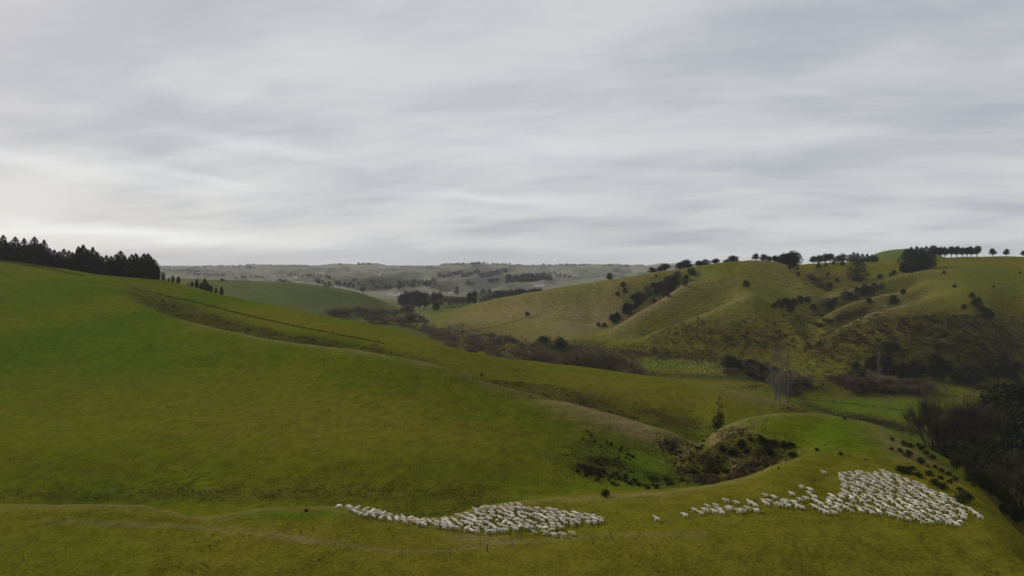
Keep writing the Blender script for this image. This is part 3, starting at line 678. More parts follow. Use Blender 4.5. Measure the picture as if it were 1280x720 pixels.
def lobes_points(lobes, n, r=rng):
    wts = np.array([l[3] * l[4] * l[5] for l in lobes]) ** 0.75
    wts /= wts.sum()
    pick = r.choice(len(lobes), n, p=wts)
    L = np.array(lobes)[pick]
    d_ = r.normal(size=(n, 3)); d_ /= np.linalg.norm(d_, axis=1, keepdims=True)
    rad = np.where(r.random(n) < 0.8, r.uniform(0.75, 1.05, n), r.uniform(0.2, 0.75, n))
    bump_ = 1 + 0.16 * np.sin(d_[:, 0] * 5 + L[:, 0] * 3) * np.cos(d_[:, 2] * 6 + L[:, 1] * 2)
    return L[:, :3] + d_ * L[:, 3:6] * (rad * bump_)[:, None]

def conifer_proto(seed, h=20.0, spread=0.17, n=2300, bottom=0.06):
    r = np.random.default_rng(seed)
    t = r.uniform(0, 1, n) ** 0.85
    prof = np.minimum(1.0, (1 - t) * 2.3) ** 0.62 * np.minimum(1, 0.55 + t * 2.5)
    ang = r.uniform(0, 2 * math.pi, n)
    lump = 1 + 0.24 * np.sin(ang * 3 + t * 9 + seed) + 0.20 * np.sin(ang * 2 - t * 17 + seed * 2)
    rad = h * spread * prof * lump * np.where(r.random(n) < 0.75, r.uniform(0.7, 1.08, n), r.uniform(0.15, 0.7, n))
    z = h * (bottom + (1 - bottom) * t) - 0.12 * rad + h * 0.014 * np.sin(ang * 6 + t * 40)
    P = np.stack([rad * np.cos(ang), rad * np.sin(ang), z], -1)
    V, Fq = leaf_quads(P, h * 0.030 * (1.15 - 0.55 * t), 0.3, r)
    crown = np_mesh('conifer_crown', V, Fq, M['conifer'])
    tr = Parts().tube([(0, 0, -0.6), (0.05, 0, h * 0.3), (0, 0.05, h * 0.7), (0, 0, h * 0.98)], [h * 0.018, h * 0.014, h * 0.008, 0.03], 6)
    for k in range(14):
        zz = h * (0.12 + 0.055 * k); q = k * 2.4; L = h * spread * 0.8 * (1 - zz / h)
        tr.tube([(0, 0, zz), (L * math.cos(q), L * math.sin(q), zz + 0.1)], [0.07, 0.02], 4)
    return tr.mesh('conifer_trunk', M['bark']), crown, h

def round_proto(seed, h, width, stem, n, leaf, mat, nl=9, mats='bark', flat=0.8):
    """broad crown made of leafy lobes on a forking trunk; stem = clear trunk height"""
    r = np.random.default_rng(seed)
    lobes, tr = [], Parts()
    ch = h - stem
    tr.tube([(0, 0, -0.35), (r.uniform(-.1, .1), 0, stem * 0.6 + 0.05 * h), (0, 0, stem + ch * 0.35)], [h * 0.035, h * 0.027, h * 0.015], 6)
    for k in range(nl):
        q = 2 * math.pi * k / nl + r.uniform(-0.4, 0.4)
        t = r.uniform(0.0, 1.0)
        rr = width * 0.5 * r.uniform(0.35, 0.72) * (1 - 0.55 * t)
        c = (rr * math.cos(q), rr * math.sin(q), stem + ch * (0.24 + 0.52 * t))
        s = width * r.uniform(0.17, 0.28)
        lobes.append((*c, s, s, s * flat * r.uniform(0.8, 1.2)))
        tr.tube([(0, 0, stem * 0.7 + 0.03 * h), (c[0] * 0.5, c[1] * 0.5, (stem + c[2]) * 0.5), c], [h * 0.018, h * 0.012, h * 0.004], 4)
    lobes.append((0, 0, stem + ch * 0.52, width * 0.3, width * 0.3, ch * 0.42))
    lobes.append((width * 0.08, -width * 0.05, stem + ch * 0.78, width * 0.19, width * 0.19, ch * 0.21))
    P = lobes_points(lobes, n, r)
    P = P[P[:, 2] > 0.02]
    V, Fq = leaf_quads(P, leaf, 0.0, r)
    return tr.mesh('trunk', M[mats]), np_mesh('crown', V, Fq, M[mat]), h

def bare_proto(seed, h, width, ntwig, twig_mat, bark_mat, stems=3, upright=0.5, tw=0.05, leaf_tip=False):
    """leafless tree: forking limbs, then a haze of fine twigs"""
    r = np.random.default_rng(seed)
    rnd = random.Random(seed)
    tr = Parts()
    tips = []
    def grow(p, d_, L, rad, depth):
        q = p + d_ * L
        m = (p + q) * 0.5 + Vector((rnd.uniform(-1, 1), rnd.uniform(-1, 1), rnd.uniform(-.4, .4))) * L * 0.10
        tr.tube([p, m, q], [rad, rad * 0.8, rad * 0.62], 5 if depth < 2 else 3)
        tips.append((m, d_, L)); tips.append((q, d_, L))
        if depth >= 4: return
        for k in range(3 if depth < 3 else 2):
            ax = Vector((rnd.uniform(-1, 1), rnd.uniform(-1, 1), rnd.uniform(-0.35, 0.7) + upright * 0.7))
            nd = (d_ * (0.75 + upright * 0.3) + ax.normalized() * rnd.uniform(0.45, 0.95)).normalized()
            nd.x *= width / h * 1.5; nd.y *= width / h * 1.5
            nd.normalize()
            grow(q if k else m + (q - m) * 0.6, nd, L * rnd.uniform(0.55, 0.8), rad * 0.55, depth + 1)
    for s in range(stems):
        q = 2 * math.pi * s / stems + rnd.uniform(-.5, .5)
        lean = 0.30 * width / h
        grow(Vector((0.03 * h * math.cos(q), 0.03 * h * math.sin(q), -0.4)), Vector((lean * math.cos(q), lean * math.sin(q), 1)).normalized(), h * rnd.uniform(0.24, 0.32), h * 0.018, 0)
    zs = max(t_[0].z for t_ in tips)
    tips = [t_ for t_ in tips if t_[0].z > h * 0.16]
    T0 = np.array([tuple(t_[0]) for t_ in tips]); D0 = np.array([tuple(t_[1]) for t_ in tips])
    pick = r.integers(0, len(tips), ntwig)
    P = T0[pick]
    dd = D0[pick] + r.normal(size=(ntwig, 3)) * 0.55
    dd[:, 2] += upright * 0.6
    dd /= np.linalg.norm(dd, axis=1, keepdims=True)
    L = h * r.uniform(0.05, 0.13, ntwig)[:, None]
    sd = np.cross(dd, r.normal(size=(ntwig, 3))); sd /= np.linalg.norm(sd, axis=1, keepdims=True)
    wv_ = tw * r.uniform(0.6, 1.3, ntwig)[:, None]
    bend = r.normal(size=(ntwig, 3)) * 0.08 * L
    V = np.stack([P - sd * wv_, P + sd * wv_, P + dd * L + bend + sd * wv_ * 0.35, P + dd * L + bend - sd * wv_ * 0.35], 1).reshape(-1, 3)
    top = max(V[:, 2].max(), zs)
    k = h / top
    V *= k
    tr.v = [tuple(Vector(v) * k) for v in tr.v]
    return tr.mesh('limbs', M[bark_mat]), np_mesh('twigs', V, np.arange(4 * ntwig).reshape(-1, 4), M[twig_mat]), h

def poplar_proto(seed, h=18.0):
    """upright leafless poplar: one leader and steep fine side branches"""
    r = random.Random(seed)
    tr, tw = Parts(), Parts()
    lead = [Vector((r.uniform(-.15, .15) * k, r.uniform(-.15, .15) * k, h * k / 6.0 - (0.5 if k == 0 else 0))) for k in range(7)]
    tr.tube(lead, [0.26, 0.22, 0.18, 0.13, 0.09, 0.05, 0.02], 6)
    for k in range(64):
        t_ = 0.16 + 0.8 * k / 64
        b = lead[int(t_ * 6)].lerp(lead[min(6, int(t_ * 6) + 1)], t_ * 6 % 1)
        q = r.uniform(0, 6.28); L = h * (0.07 + 0.17 * (1 - t_)) * r.uniform(.7, 1.2)
        d_ = Vector((math.cos(q) * .45, math.sin(q) * .45, 1)).normalized()
        e_ = b + d_ * L
        tr.tube([b, b.lerp(e_, .5) + Vector((math.cos(q), math.sin(q), 0)) * L * .06, e_], [0.05, 0.032, 0.012], 3)
        for j in range(9):
            c_ = b.lerp(e_, r.uniform(.25, 1))
            g_ = (d_ + Vector((r.gauss(0, .45), r.gauss(0, .45), r.gauss(0, .2)))).normalized()
            tw.tube([c_, c_ + g_ * L * r.uniform(.2, .45)], [0.014, 0.005], 3)
    return tr.mesh('poplar_limbs', M['pale_bark']), tw.mesh('poplar_twigs', M['pale_twig']), h

PROTO = {
 'conifer': [conifer_proto(s, 20, sp, 2300, b) for s, sp, b in ((1, .17, .03), (2, .20, .05), (3, .15, .02), (4, .19, .04), (5, .165, .06))],
 'pine': [conifer_proto(s, 20, sp, 2600, b) for s, sp, b in ((11, .25, .04), (12, .28, .02), (13, .23, .05))],
 'shelter': [round_proto(s, 11, 9.0, 1.9, 1900, 0.42, 'macro', 11) for s in (21, 22, 23, 24)],
 'evergreen': [round_proto(s, 10, 9.0, 0.6, 3400, 0.27, 'macro', 14) for s in (26, 27, 28, 29)],
 'bush': [round_proto(s, 3.0, 3.6, 0.15, 900, 0.17, 'bush', 9) for s in (31, 32, 33, 34, 35)],
 'grey': [round_proto(s, 3.0, 3.8, 0.15, 800, 0.15, 'grey_brush', 10) for s in (36, 37, 38)],
 'gorse': [round_proto(s, 1.5, 2.4, 0.0, 800, 0.12, 'gorse', 10, flat=0.7) for s in (41, 42, 43, 44)],
 'brush': [bare_proto(s, 5.0, 7.0, 2600, 'twig', 'bark', 5, 0.35, 0.035) for s in (51, 52, 53)],
 'redbrush': [bare_proto(s, 5.0, 7.0, 2600, 'red_twig', 'bark', 5, 0.35, 0.035) for s in (54, 55)],
 'willow': [bare_proto(s, 10.0, 9.0, 3400, 'twig', 'bark', 4, 0.5, 0.04) for s in (61, 62, 63)],
 'poplar': [poplar_proto(s) for s in (71, 72, 73)],
 'bigbare': [bare_proto(s, 16.0, 17.0, 3800, m_, 'bark', 3, 0.5, 0.022) for s, m_ in ((81, 'dark_twig'), (82, 'dark_twig'), (83, 'dark_twig'))],
}
PARTS_OF = {'brush': ('stem', 'twigs'), 'redbrush': ('stem', 'twigs'), 'willow': ('trunk', 'twigs'), 'poplar': ('trunk', 'twigs'), 'bigbare': ('trunk', 'twigs'),
            'bush': ('stem', 'foliage'), 'grey': ('stem', 'foliage'), 'gorse': ('stem', 'foliage')}
ORD = ['first', 'second', 'third', 'fourth', 'fifth', 'sixth', 'seventh', 'eighth', 'ninth', 'tenth', 'eleventh', 'twelfth', 'thirteenth', 'fourteenth', 'fifteenth', 'sixteenth', 'seventeenth', 'eighteenth', 'nineteenth', 'twentieth']
TENS = {20: ('twenty', 'twentieth'), 30: ('thirty', 'thirtieth'), 40: ('forty', 'fortieth'), 50: ('fifty', 'fiftieth')}
def ordinal(i):
    if i < 20: return ORD[i]
    t_ = TENS[(i + 1) // 10 * 10]
    return t_[0] + '-' + ORD[(i + 1) % 10 - 1] if (i + 1) % 10 else t_[1]

def plant(kind, name, p, h, label, cat, group=None, wid=1.0, lean=0.0):
    """a plant of height h rooted at ground point p"""
    a, b, h0 = random.choice(PROTO[kind])
    s = h / h0
    e = empty(name, (p.x, p.y, p.z - 0.04), random.uniform(0, 6.28), (s * wid, s * wid, s))
    if lean: e.rotation_euler[0] = random.uniform(-lean, lean)
    n0, n1 = PARTS_OF.get(kind, ('trunk', 'crown'))
    obj(n0, a, e)
    obj(n1, b, e)
    tag(e, label, cat, group)
    return e

# width / height of each prototype, to size plants by what they span
ASPECT = {'bush': 1.15, 'grey': 1.2, 'gorse': 1.5, 'brush': 1.3, 'redbrush': 1.3, 'evergreen': 0.9, 'shelter': 0.82}
def shrub(kind, name, px, py, wpx, label, cat, group=None, ymin=80, ymax=11000, hf=1.0):
    """shrub spanning wpx photo pixels centred at (px, py)"""
    hpx = wpx / ASPECT[kind] * hf
    p = seen(px, py + hpx * 0.42, ymin, ymax) or seen(px, py + hpx * 0.42 + 3, ymin, ymax)
    if p is None: return None
    return plant(kind, name, p, hpx * p.y / F, label, cat, group, 1.0 / hf)

def by_top(kind, name, px, top, Y, label, cat, group=None, wid=1.0):
    p = on(px, Y)
    h_ = CZ - (top - HOR) / F * Y - p.z
    return plant(kind, name, p, max(h_, 1.5), label, cat, group, wid)

# ------------------------------------------------------------------ conifers on the left hill
row1 = [(-9, 300), (4, 294), (12, 302), (19, 296), (30, 298), (37, 305), (43, 296), (50, 304), (55, 300), (62, 310), (68, 312), (74, 314), (80, 311), (86, 313), (91, 315), (98, 308), (104, 306), (110, 312), (116, 309), (121, 315), (127, 320), (133, 319), (139, 320), (145, 318), (151, 314), (156, 320), (161, 322), (165, 318), (170, 317), (176, 321), (180, 317), (185, 317), (189, 321), (193, 324), (197, 331)]
def crest_y(px, k=11):
    return float(np.interp(px, cols, ly[k]))
for i, (x, top) in enumerate(row1):
    by_top('conifer', 'conifer', x, top, crest_y(x) + 4 + 5 * random.random(), f'dark conifer, {ordinal(i)} from the left in the tall hilltop row', 'tree', 'tall conifer row on the left hill', random.uniform(1.0, 1.3))
for i in range(30):
    x = -12 + i * 7.0 + random.uniform(-2, 2)
    top = np.interp(x, [q[0] for q in row1], [q[1] for q in row1]) + random.uniform(3, 8)
    by_top('conifer', 'conifer', x, top, crest_y(x) + 16 + 6 * random.random(), 'dark conifer mostly hidden in the back line of the hilltop row', 'tree', 'back line of the conifer row', 1.25)
for i, (x, top, wd) in enumerate([(204, 340, 1.2), (211, 347, 1.5), (216, 344, 1.3), (223, 345, 1.4)]):
    by_top('conifer', 'conifer', x, top, crest_y(x) + 4, f'small conifer, {ORD[i]} in the short row just below the tall trees', 'tree', 'short conifer row', wd)
for i, (x, top, wd) in enumerate([(235, 354, 1.5), (240, 351, 1.4), (246, 348, 1.2), (251, 354, 1.4), (256, 348, 1.2), (260, 354, 1.3), (264, 356, 1.3), (270, 359, 1.3), (277, 358, 1.3)]):
    by_top('conifer', 'conifer', x, top, crest_y(x) + 4, f'small conifer, {ORD[i]} from the uphill end of the lowest row', 'tree', 'lowest conifer row', wd)

# ------------------------------------------------------------------ trees along the right-hand skyline
by_top('conifer', 'conifer', 762, 341, crest_y(762, 19) + 6, 'small pointed tree alone on the skyline left of the ridge trees', 'tree', None, 2.2)
for nm, lst, Yf in (
    ('on the falling left end of the skyline', [(816, 334), (823, 331), (832, 327), (850, 327), (859, 325), (873, 323), (884, 322), (896, 321), (908, 322), (917, 320)], lambda x: crest_y(x, 19) + random.uniform(22, 38)),
    ('in the clump on the crown of the hill', [(946, 316), (953, 316), (960, 317), (968, 318), (974, 317), (981, 316), (987, 314), (992, 314)], lambda x: crest_y(x, 19) + random.uniform(14, 26)),
    ('in the shelterbelt right of the hill crown', [(1018, 318), (1025, 317), (1032, 316), (1039, 316), (1046, 317), (1052, 316)], lambda x: crest_y(x, 22) + random.uniform(20, 40))):
    for i, (x, top) in enumerate(lst):
        by_top('evergreen' if random.random() < 0.75 else 'shelter', 'shelterbelt_tree', x + random.uniform(-2, 2), top + random.uniform(-1.5, 2.5), Yf(x), f'rounded dark tree, {ORD[i]} from the left {nm}', 'tree', 'trees ' + nm, random.uniform(1.6, 2.1) if x < 930 else random.uniform(1.1, 1.5))
for i, (x, top) in enumerate([(1062, 318), (1067, 315), (1072, 316), (1078, 317), (1084, 317), (1090, 318), (1095, 319)]):
    by_top('conifer', 'conifer', x, top, crest_y(x, 22) + 14, f'small conifer, {ORD[i]} in the belt below the bald hilltop', 'tree', 'conifer belt below the bald hilltop', 1.7)
for i, (x, top, dy) in enumerate([(1133, 311, 60), (1139, 309, 50), (1146, 308, 62), (1152, 309, 45), (1158, 308, 58), (1163, 309, 70), (1143, 315, 40), (1155, 316, 38)]):
    by_top('pine', 'pine_tree', x, top, crest_y(x, 19) + dy, f'big dark pine, {ORD[i]} in the dense stand on the right skyline', 'tree', 'dense pine stand', 1.0)
for i, x in enumerate([1168, 1175, 1182, 1189, 1196, 1203, 1209, 1215, 1221]):
    by_top('shelter', 'shelterbelt_tree', x + random.uniform(-1.5, 1.5), 307.5 + random.uniform(-1.5, 2), crest_y(x, 22) + random.uniform(6, 22), f'bare-stemmed dark tree, {ORD[i]} rightward from the pine stand', 'tree', 'row of trees right of the pines', 1.05)
for x, top, l in ((1241, 310, 'round dark tree alone on the skyline, nearest the tree row'), (1258, 311, 'round dark tree alone on the skyline, between two others'), (1279, 313, 'round dark tree cut by the right edge of the photo')):
    by_top('shelter', 'lone_tree', x, top, crest_y(x, 22) + 3, l, 'tree', 'lone skyline trees', 1.1)
by_top('pine', 'macrocarpa_tree', 1072, 323, 800, 'tall dense evergreen standing alone in the upper right gully', 'tree', None, 1.35)

# ------------------------------------------------------------------ bushes of the right-hand hills
singles = [(989, 331, 5, 'small bush, highest of the four on the bare spur shoulder'), (987, 335, 6, 'round bush, left one of the four on the spur shoulder'), (997, 336, 5, 'round bush, right one of the four on the spur shoulder'), (998, 343, 7, 'round bush, lowest of the four on the spur shoulder'),
 (1023, 333, 8, 'dark bush at the head of the reddish gully'), (1032, 331, 6, 'flat bush just right of the gully head'), (1042, 329, 7, 'round bush under the shelterbelt, left of a pair'), (1053, 330, 8, 'round bush under the shelterbelt, right of a pair'),
 (1035, 343, 5, 'small bush on the slope left of the tall evergreen'), (1046, 350, 6, 'upright bush halfway down beside the tall evergreen'), (1037, 357, 10, 'broad bush low in the hollow under the tall evergreen'),
 (1100, 346, 9, 'dark bush right of the tall evergreen on the spur'), (1093, 358, 10, 'grey-green bush at the upper end of the gully bushes'), (1087, 376, 9, 'round bush alone on the middle spur'), (1117, 376, 15, 'broad dark bush below the middle spur'), (1129, 365, 9, 'round bush above the broad dark one'),
 (1215, 370, 10, 'round bush at the top of the right-hand gully'), (1205, 384, 8, 'small dark bush left of the right-hand gully bushes'), (1221, 380, 17, 'wide dark bush in the right-hand gully'), (1235, 394, 18, 'large dark bush lowest in the right-hand gully'), (1227, 387, 12, 'dark bush between two larger ones in the right-hand gully'),
 (933, 356, 12, 'flat bush alone high on the front of the hill'), (779, 356, 9, 'round bush, upper one of three beside the wooded gully'), (781, 364, 8, 'round bush, middle one of three beside the wooded gully'), (772, 368, 8, 'round bush, lower one of three beside the wooded gully'), (774, 362, 3, 'tiny bush beside the wooded gully'),
 (820, 345, 5, 'small round bush above the wooded gully'), (866, 340, 10, 'round bush at the top end of the wooded gully'), (835, 369, 7, 'small bush on the bare spur right of the wooded gully'), (659, 393, 8, 'dark upright bush alone on the brown left slope'), (748, 406, 7, 'small round bush, left of two at the foot of the wooded gully'), (755, 406, 7, 'small round bush, right of two at the foot of the wooded gully'),
 (1140, 341, 4, 'tiny bush on the right-hand pasture crest'), (1180, 341, 6, 'low bush under the row of skyline trees'), (1193, 358, 6, 'low patchy bush on the right-hand pasture'), (1275, 341, 4, 'tiny bush near the right edge on the pasture'), (980, 395, 6, 'small brown bush below the dark clump'), (1242, 358, 4, 'tiny bush on the fence line of the right pasture')]
for x, y, wp, l in singles:
    shrub('bush', 'bush', x, y, wp, l, 'bush', 'bushes scattered on the right-hand hills', ymin=480)
for i, (x, y, wp) in enumerate([(968, 383, 10), (975, 380, 13), (983, 379, 15), (992, 379, 15), (1001, 376, 14), (1010, 376, 12), (1017, 384, 8), (988, 386, 12)]):
    shrub('bush', 'bush', x, y, wp, f'nearly black bush, {ORD[i]} from the left in the clump under the spur', 'bush', 'black clump of bushes under the spur', ymin=480)
def along(pts, n, jx, jy):
    P = np.array(pts, float)
    s_ = np.concatenate([[0], np.cumsum(np.hypot(*np.diff(P, axis=0).T))])
    for i in range(n):
        t_ = (i + 0.5) / n * s_[-1]
        yield np.interp(t_, s_, P[:, 0]) + random.uniform(-jx, jx), np.interp(t_, s_, P[:, 1]) + random.uniform(-jy, jy), i
for x, y, i in along([(764, 401), (780, 388), (800, 376), (825, 362), (848, 350), (862, 343)], 46, 7, 7):
    k = 'grey' if (x > 800 and random.random() < 0.55) else 'bush'
    shrub(k, 'bush' if k == 'bush' else 'grey_shrub', x, y, random.uniform(8, 15), 'dark evergreen bush in the wooded gully on the hill front' if k == 'bush' else 'grey-green shrub in the wooded gully on the hill front', 'bush', 'bushes filling the wooded gully' if k == 'bush' else 'grey shrubs of the wooded gully', ymin=600)
for x, y, i in along([(1030, 384), (1050, 373), (1075, 366), (1098, 358)], 20, 5, 4):
    shrub('grey' if random.random() < 0.6 else 'bush', 'gully_shrub', x, y, random.uniform(8, 14), 'scrubby bush in the line between the two middle spurs', 'bush', 'line of bushes between the spurs', ymin=600)
for x, y, i in along([(1018, 408), (1045, 398), (1085, 386)], 14, 5, 3):
    shrub('redbrush', 'brown_shrub', x, y, random.uniform(9, 14), 'brown leafless scrub in the hollow behind the front spur', 'bush', 'brown scrub behind the front spur', ymin=560, hf=0.7)
for x, y, i in along([(1010, 343), (1018, 352), (1027, 360), (1036, 362)], 10, 3, 3):
    shrub('redbrush', 'red_shrub', x, y, random.uniform(7, 11), 'reddish leafless scrub in the gully below the skyline', 'bush', 'reddish scrub of the upper gully', ymin=700, hf=0.8)
for x, y, i in along([(1110, 345), (1125, 338), (1150, 332)], 8, 6, 3):
    shrub('bush', 'bush', x, y, random.uniform(6, 10), 'low dark bush at the foot of the pine stand', 'bush', 'bushes at the foot of the pines', ymin=700)
for x, y, i in along([(1075, 470), (1110, 441), (1130, 470), (1160, 455), (1190, 466), (1215, 470), (1240, 460), (1270, 465)], 44, 16, 9):
    shrub('bush', 'bush', x, y, random.uniform(9, 24), 'dark bush at the foot of the right-hand hills', 'bush', 'dark bushes along the right-hand foot', ymin=380, ymax=640)

# ------------------------------------------------------------------ the valley
for x, y, i in along([(905, 455), (930, 460), (960, 466), (1000, 478)], 34, 12, 8):
    k = 'redbrush' if random.random() < 0.6 else 'bush'
    shrub(k, 'valley_shrub', x, y, random.uniform(14, 24), 'dark brown scrub beside the pale bare tree in the valley', 'bush', 'brown scrub round the pale bare tree', ymin=330, ymax=640, hf=0.8)
for x, y, i in along([(1050, 480), (1080, 483), (1110, 476), (1130, 486), (1160, 480)], 26, 10, 7):
    shrub('redbrush', 'valley_shrub', x, y, random.uniform(15, 24), 'reddish bare scrub along the far side of the valley paddock', 'bush', 'reddish scrub beyond the paddock', ymin=330, ymax=520, hf=0.8)
shrub('brush', 'dome_shrub', 987, 476, 48, 'large dome of brown leafless scrub at the foot of the tall pale poplar', 'bush', None, ymin=330, ymax=640, hf=0.75)
shrub('bush', 'dark_shrub', 985, 489, 34, 'low dark evergreen strip in front of the brown dome of scrub', 'bush', None, ymin=330, ymax=640, hf=0.35)
shrub('redbrush', 'dome_shrub', 1072, 478, 44, 'broad reddish-brown leafless scrub across the paddock, left of the power pole', 'bush', None, ymin=330, ymax=520, hf=0.6)
shrub('brush', 'dome_shrub', 1092, 474, 40, 'tall reddish leafless scrub behind the power pole', 'bush', None, ymin=330, ymax=520, hf=0.7)
for px, top, Y, l in ((975, 424, 430, 'tall pale leafless poplar rising from the valley scrub'), (968, 436, 436, 'shorter pale leafless tree left of the tall poplar'), (985, 440, 425, 'pale leafless sapling right of the tall poplar'), (1100, 438, 470, 'pale bare sapling at the foot of the right hill')):
    by_top('poplar', 'bare_poplar', px, top, Y, l, 'tree', 'pale bare trees in the valley', 1.1)
for px, top, Y, i in ((664, 434, 520, 0), (676, 431, 515, 1), (688, 435, 505, 2), (700, 440, 500, 3), (712, 441, 495, 4), (726, 436, 490, 5), (738, 430, 490, 6), (748, 428, 485, 7), (758, 432, 480, 8), (770, 440, 475, 9), (783, 450, 470, 10), (650, 442, 525, 11)):
    by_top('willow', 'bare_willow', px, top, Y, f'grey-brown leafless willow, {ORD[i]} from the left along the valley creek' if i < 11 else 'low leafless willow left of the creek-side row', 'tree', 'leafless willows along the creek', 1.0)
shrub('bush', 'bush', 700, 432, 24, 'broad dark evergreen behind the leafless willows', 'bush', None, ymin=480)
shrub('bush', 'bush', 680, 426, 26, 'low brown-green bank of scrub behind the left willows', 'bush', None, ymin=560, hf=0.5)
for x, y, i in along([(468, 398), (500, 402), (530, 412), (560, 425), (600, 434), (640, 446)], 38, 12, 7):
    shrub('brush', 'valley_scrub', x, y, random.uniform(11, 20), 'brown leafless scrub in the valley beyond the near hill', 'bush', 'brown scrub filling the middle valley', ymin=440, ymax=980, hf=0.8)
for x, y, i in along([(600, 420), (650, 430), (700, 438), (750, 442), (790, 450)], 30, 14, 6):
    k = random.choice(['brush', 'grey', 'redbrush'])
    shrub(k, 'flat_scrub', x, y, random.uniform(8, 16), 'low brown scrub on the flat below the right hill, behind the willows', 'bush', 'low scrub behind the creek willows', ymin=440, ymax=900, hf=0.6)
for x, y, i in along([(410, 389), (425, 389), (445, 389), (470, 391), (497, 392)], 14, 5, 2):
    shrub('brush', 'foot_scrub', x, y, random.uniform(12, 19), 'brown scrub at the foot of the smooth green hill', 'bush', 'brown scrub under the smooth green hill', ymin=560, ymax=1300, hf=0.9)
for px, top, Y, l in ((510, 378, 1000, 'grey bare tree left of the sheep knoll'), (518, 388, 900, 'low grey bare tree by the valley track'), (740, 433, 500, 'bare tree rising behind the creek willows')):
    by_top('willow', 'bare_willow', px, top, Y, l, 'tree', None, 1.2)
for i, (px, top, wd) in enumerate([(503, 367, 1.1), (509, 363, 1.1), (516, 362, 1.2), (524, 362, 1.2), (531, 364, 1.1), (518, 371, 1.4), (512, 373, 1.2), (543, 364, .8), (549, 363, .8)]):
    by_top('evergreen', 'farm_tree', px, top, 1330 - 8 * i, f'dark farm tree, {ORD[i]} in the cluster beside the white houses', 'tree', 'dark trees by the farm', wd)
for px, top, Y, k, wd, l in ((571, 357, 1900, 'pine', 1.0, 'pointed conifer alone behind the brown willows'), (593, 362, 1180, 'evergreen', .75, 'dense dark tree at the end of the brown ridge'), (587, 364, 1185, 'evergreen', .7, 'narrower dark tree left of the dense one'), (604, 361, 1350, 'pine', 1.1, 'blue-green conifer behind the brown ridge, left of two'), (612, 361, 1350, 'pine', 1.1, 'blue-green conifer behind the brown ridge, right of two')):
    by_top(k, 'valley_tree', px, top, Y, l, 'tree', None, wd)
for i, px in enumerate(range(558, 588, 5)):
    by_top('willow', 'bare_willow', px, 368 + random.uniform(-1, 2), 1250 + 20 * random.random(), f'pinkish-brown bare willow, {ORD[i]} in the clump left of the dark trees', 'tree', 'clump of pinkish willows', 1.3)
for i, px in enumerate(np.arange(620, 678, 6.0)):
    by_top('evergreen', 'hedge_tree', px, 361 + random.uniform(-1, 1.5) - (px - 620) * 0.03, 1500, f'grey-green tree, {ORD[i]} in the belt showing over the brown ridge', 'tree', 'tree belt over the brown ridge', 1.2)
shrub('bush', 'bush', 453, 363, 9, 'round bush on the skyline of the smooth green hill', 'bush', None, ymin=1000)
shrub('bush', 'bush', 278, 350, 8, 'low dark bush beyond the lowest conifers', 'bush', None, ymin=1000, hf=0.5)
shrub('bush', 'bush', 545, 385, 12, 'green rounded bush on the valley flat', 'bush', None, ymin=800)

# big leafless trees and black evergreens filling the right-hand gully mouth
for px, top, Y, wd, l in ((1163, 486, 262, .5, 'pale leaning bare tree left of the big leafless ones'), (1186, 494, 256, .8, 'large leafless tree, left of the three by the paddock'), (1208, 491, 250, .9, 'large reddish leafless tree, middle of the three by the paddock'), (1232, 503, 246, .9, 'large leafless tree, right of the three by the paddock'),
                          (1262, 562, 160, .8, 'leafless tree low at the right edge below the evergreens'), (1282, 570, 150, .8, 'leafless tree cut by the right edge, lowest')):
    by_top('bigbare', 'bare_tree', px, top, Y, l, 'tree', 'leafless trees of the right-hand gully', wd)
for i, (px, top, Y, wd) in enumerate([(1252, 478, 300, 1.1), (1270, 470, 310, 1.1), (1290, 468, 300, 1.2), (1245, 505, 270, 1.1), (1264, 500, 262, 1.1), (1284, 498, 255, 1.2), (1300, 520, 220, 1.3), (1275, 540, 215, 1.1), (1252, 545, 220, 1.1), (1232, 548, 222, 1.1), (1215, 552, 215, 1.1), (1196, 545, 225, 1.0), (1240, 575, 190, 1.1), (1262, 585, 178, 1.1), (1284, 590, 170, 1.2), (1222, 578, 195, 1.0), (1180, 548, 232, .9), (1205, 566, 205, 1.0), (1250, 600, 172, 1.0), (1275, 615, 160, 1.1), (1232, 520, 262, 1.0), (1212, 520, 275, 1.0), (1192, 528, 270, 1.0), (1172, 534, 268, .8), (1258, 525, 245, 1.1), (1280, 560, 200, 1.1), (1245, 562, 205, 1.1), (1225, 598, 180, .9)]):
    by_top('evergreen', 'evergreen_tree', px, top, Y, 'almost black evergreen tree in the thicket at the right edge', 'tree', 'black evergreen thicket at the right edge', wd)
for x, y, i in along([(1195, 575), (1220, 600), (1250, 625), (1280, 650)], 12, 8, 6):
    shrub('bush', 'bush', x, y, random.uniform(16, 26), 'black bush at the near edge of the right-hand thicket', 'bush', 'black bushes edging the thicket', ymin=118, ymax=230)

# ------------------------------------------------------------------ gorse on the near knoll, scrub in the near gully
gl = [(1115, 549, 6), (1130, 554, 9), (1138, 557, 9), (1148, 556, 7), (1153, 560, 10), (1114, 561, 6), (1136, 568, 13), (1125, 563, 8), (1151, 576, 12), (1160, 582, 4), (1169, 583, 6), (1126, 587, 14), (1135, 588, 13), (1141, 585, 8), (1148, 594, 11), (1162, 592, 10), (1168, 603, 13), (1178, 608, 13), (1176, 597, 8), (1187, 602, 8), (1194, 599, 9), (1209, 600, 6), (1216, 606, 6), (1205, 622, 20), (1200, 611, 7), (1158, 566, 9), (1166, 571, 9), (1177, 588, 8), (1186, 592, 8), (1212, 622, 12)]
for i, (x, y, wp) in enumerate(gl):
    big = 'large ' if wp >= 12 else 'small ' if wp <= 7 else ''
    shrub('gorse', 'gorse_bush', x, y, wp * 1.1, f'{big}dark gorse bush on the knoll slope behind the right flock'.strip(), 'bush', f'{big}gorse bushes behind the right flock', ymin=105, ymax=200)
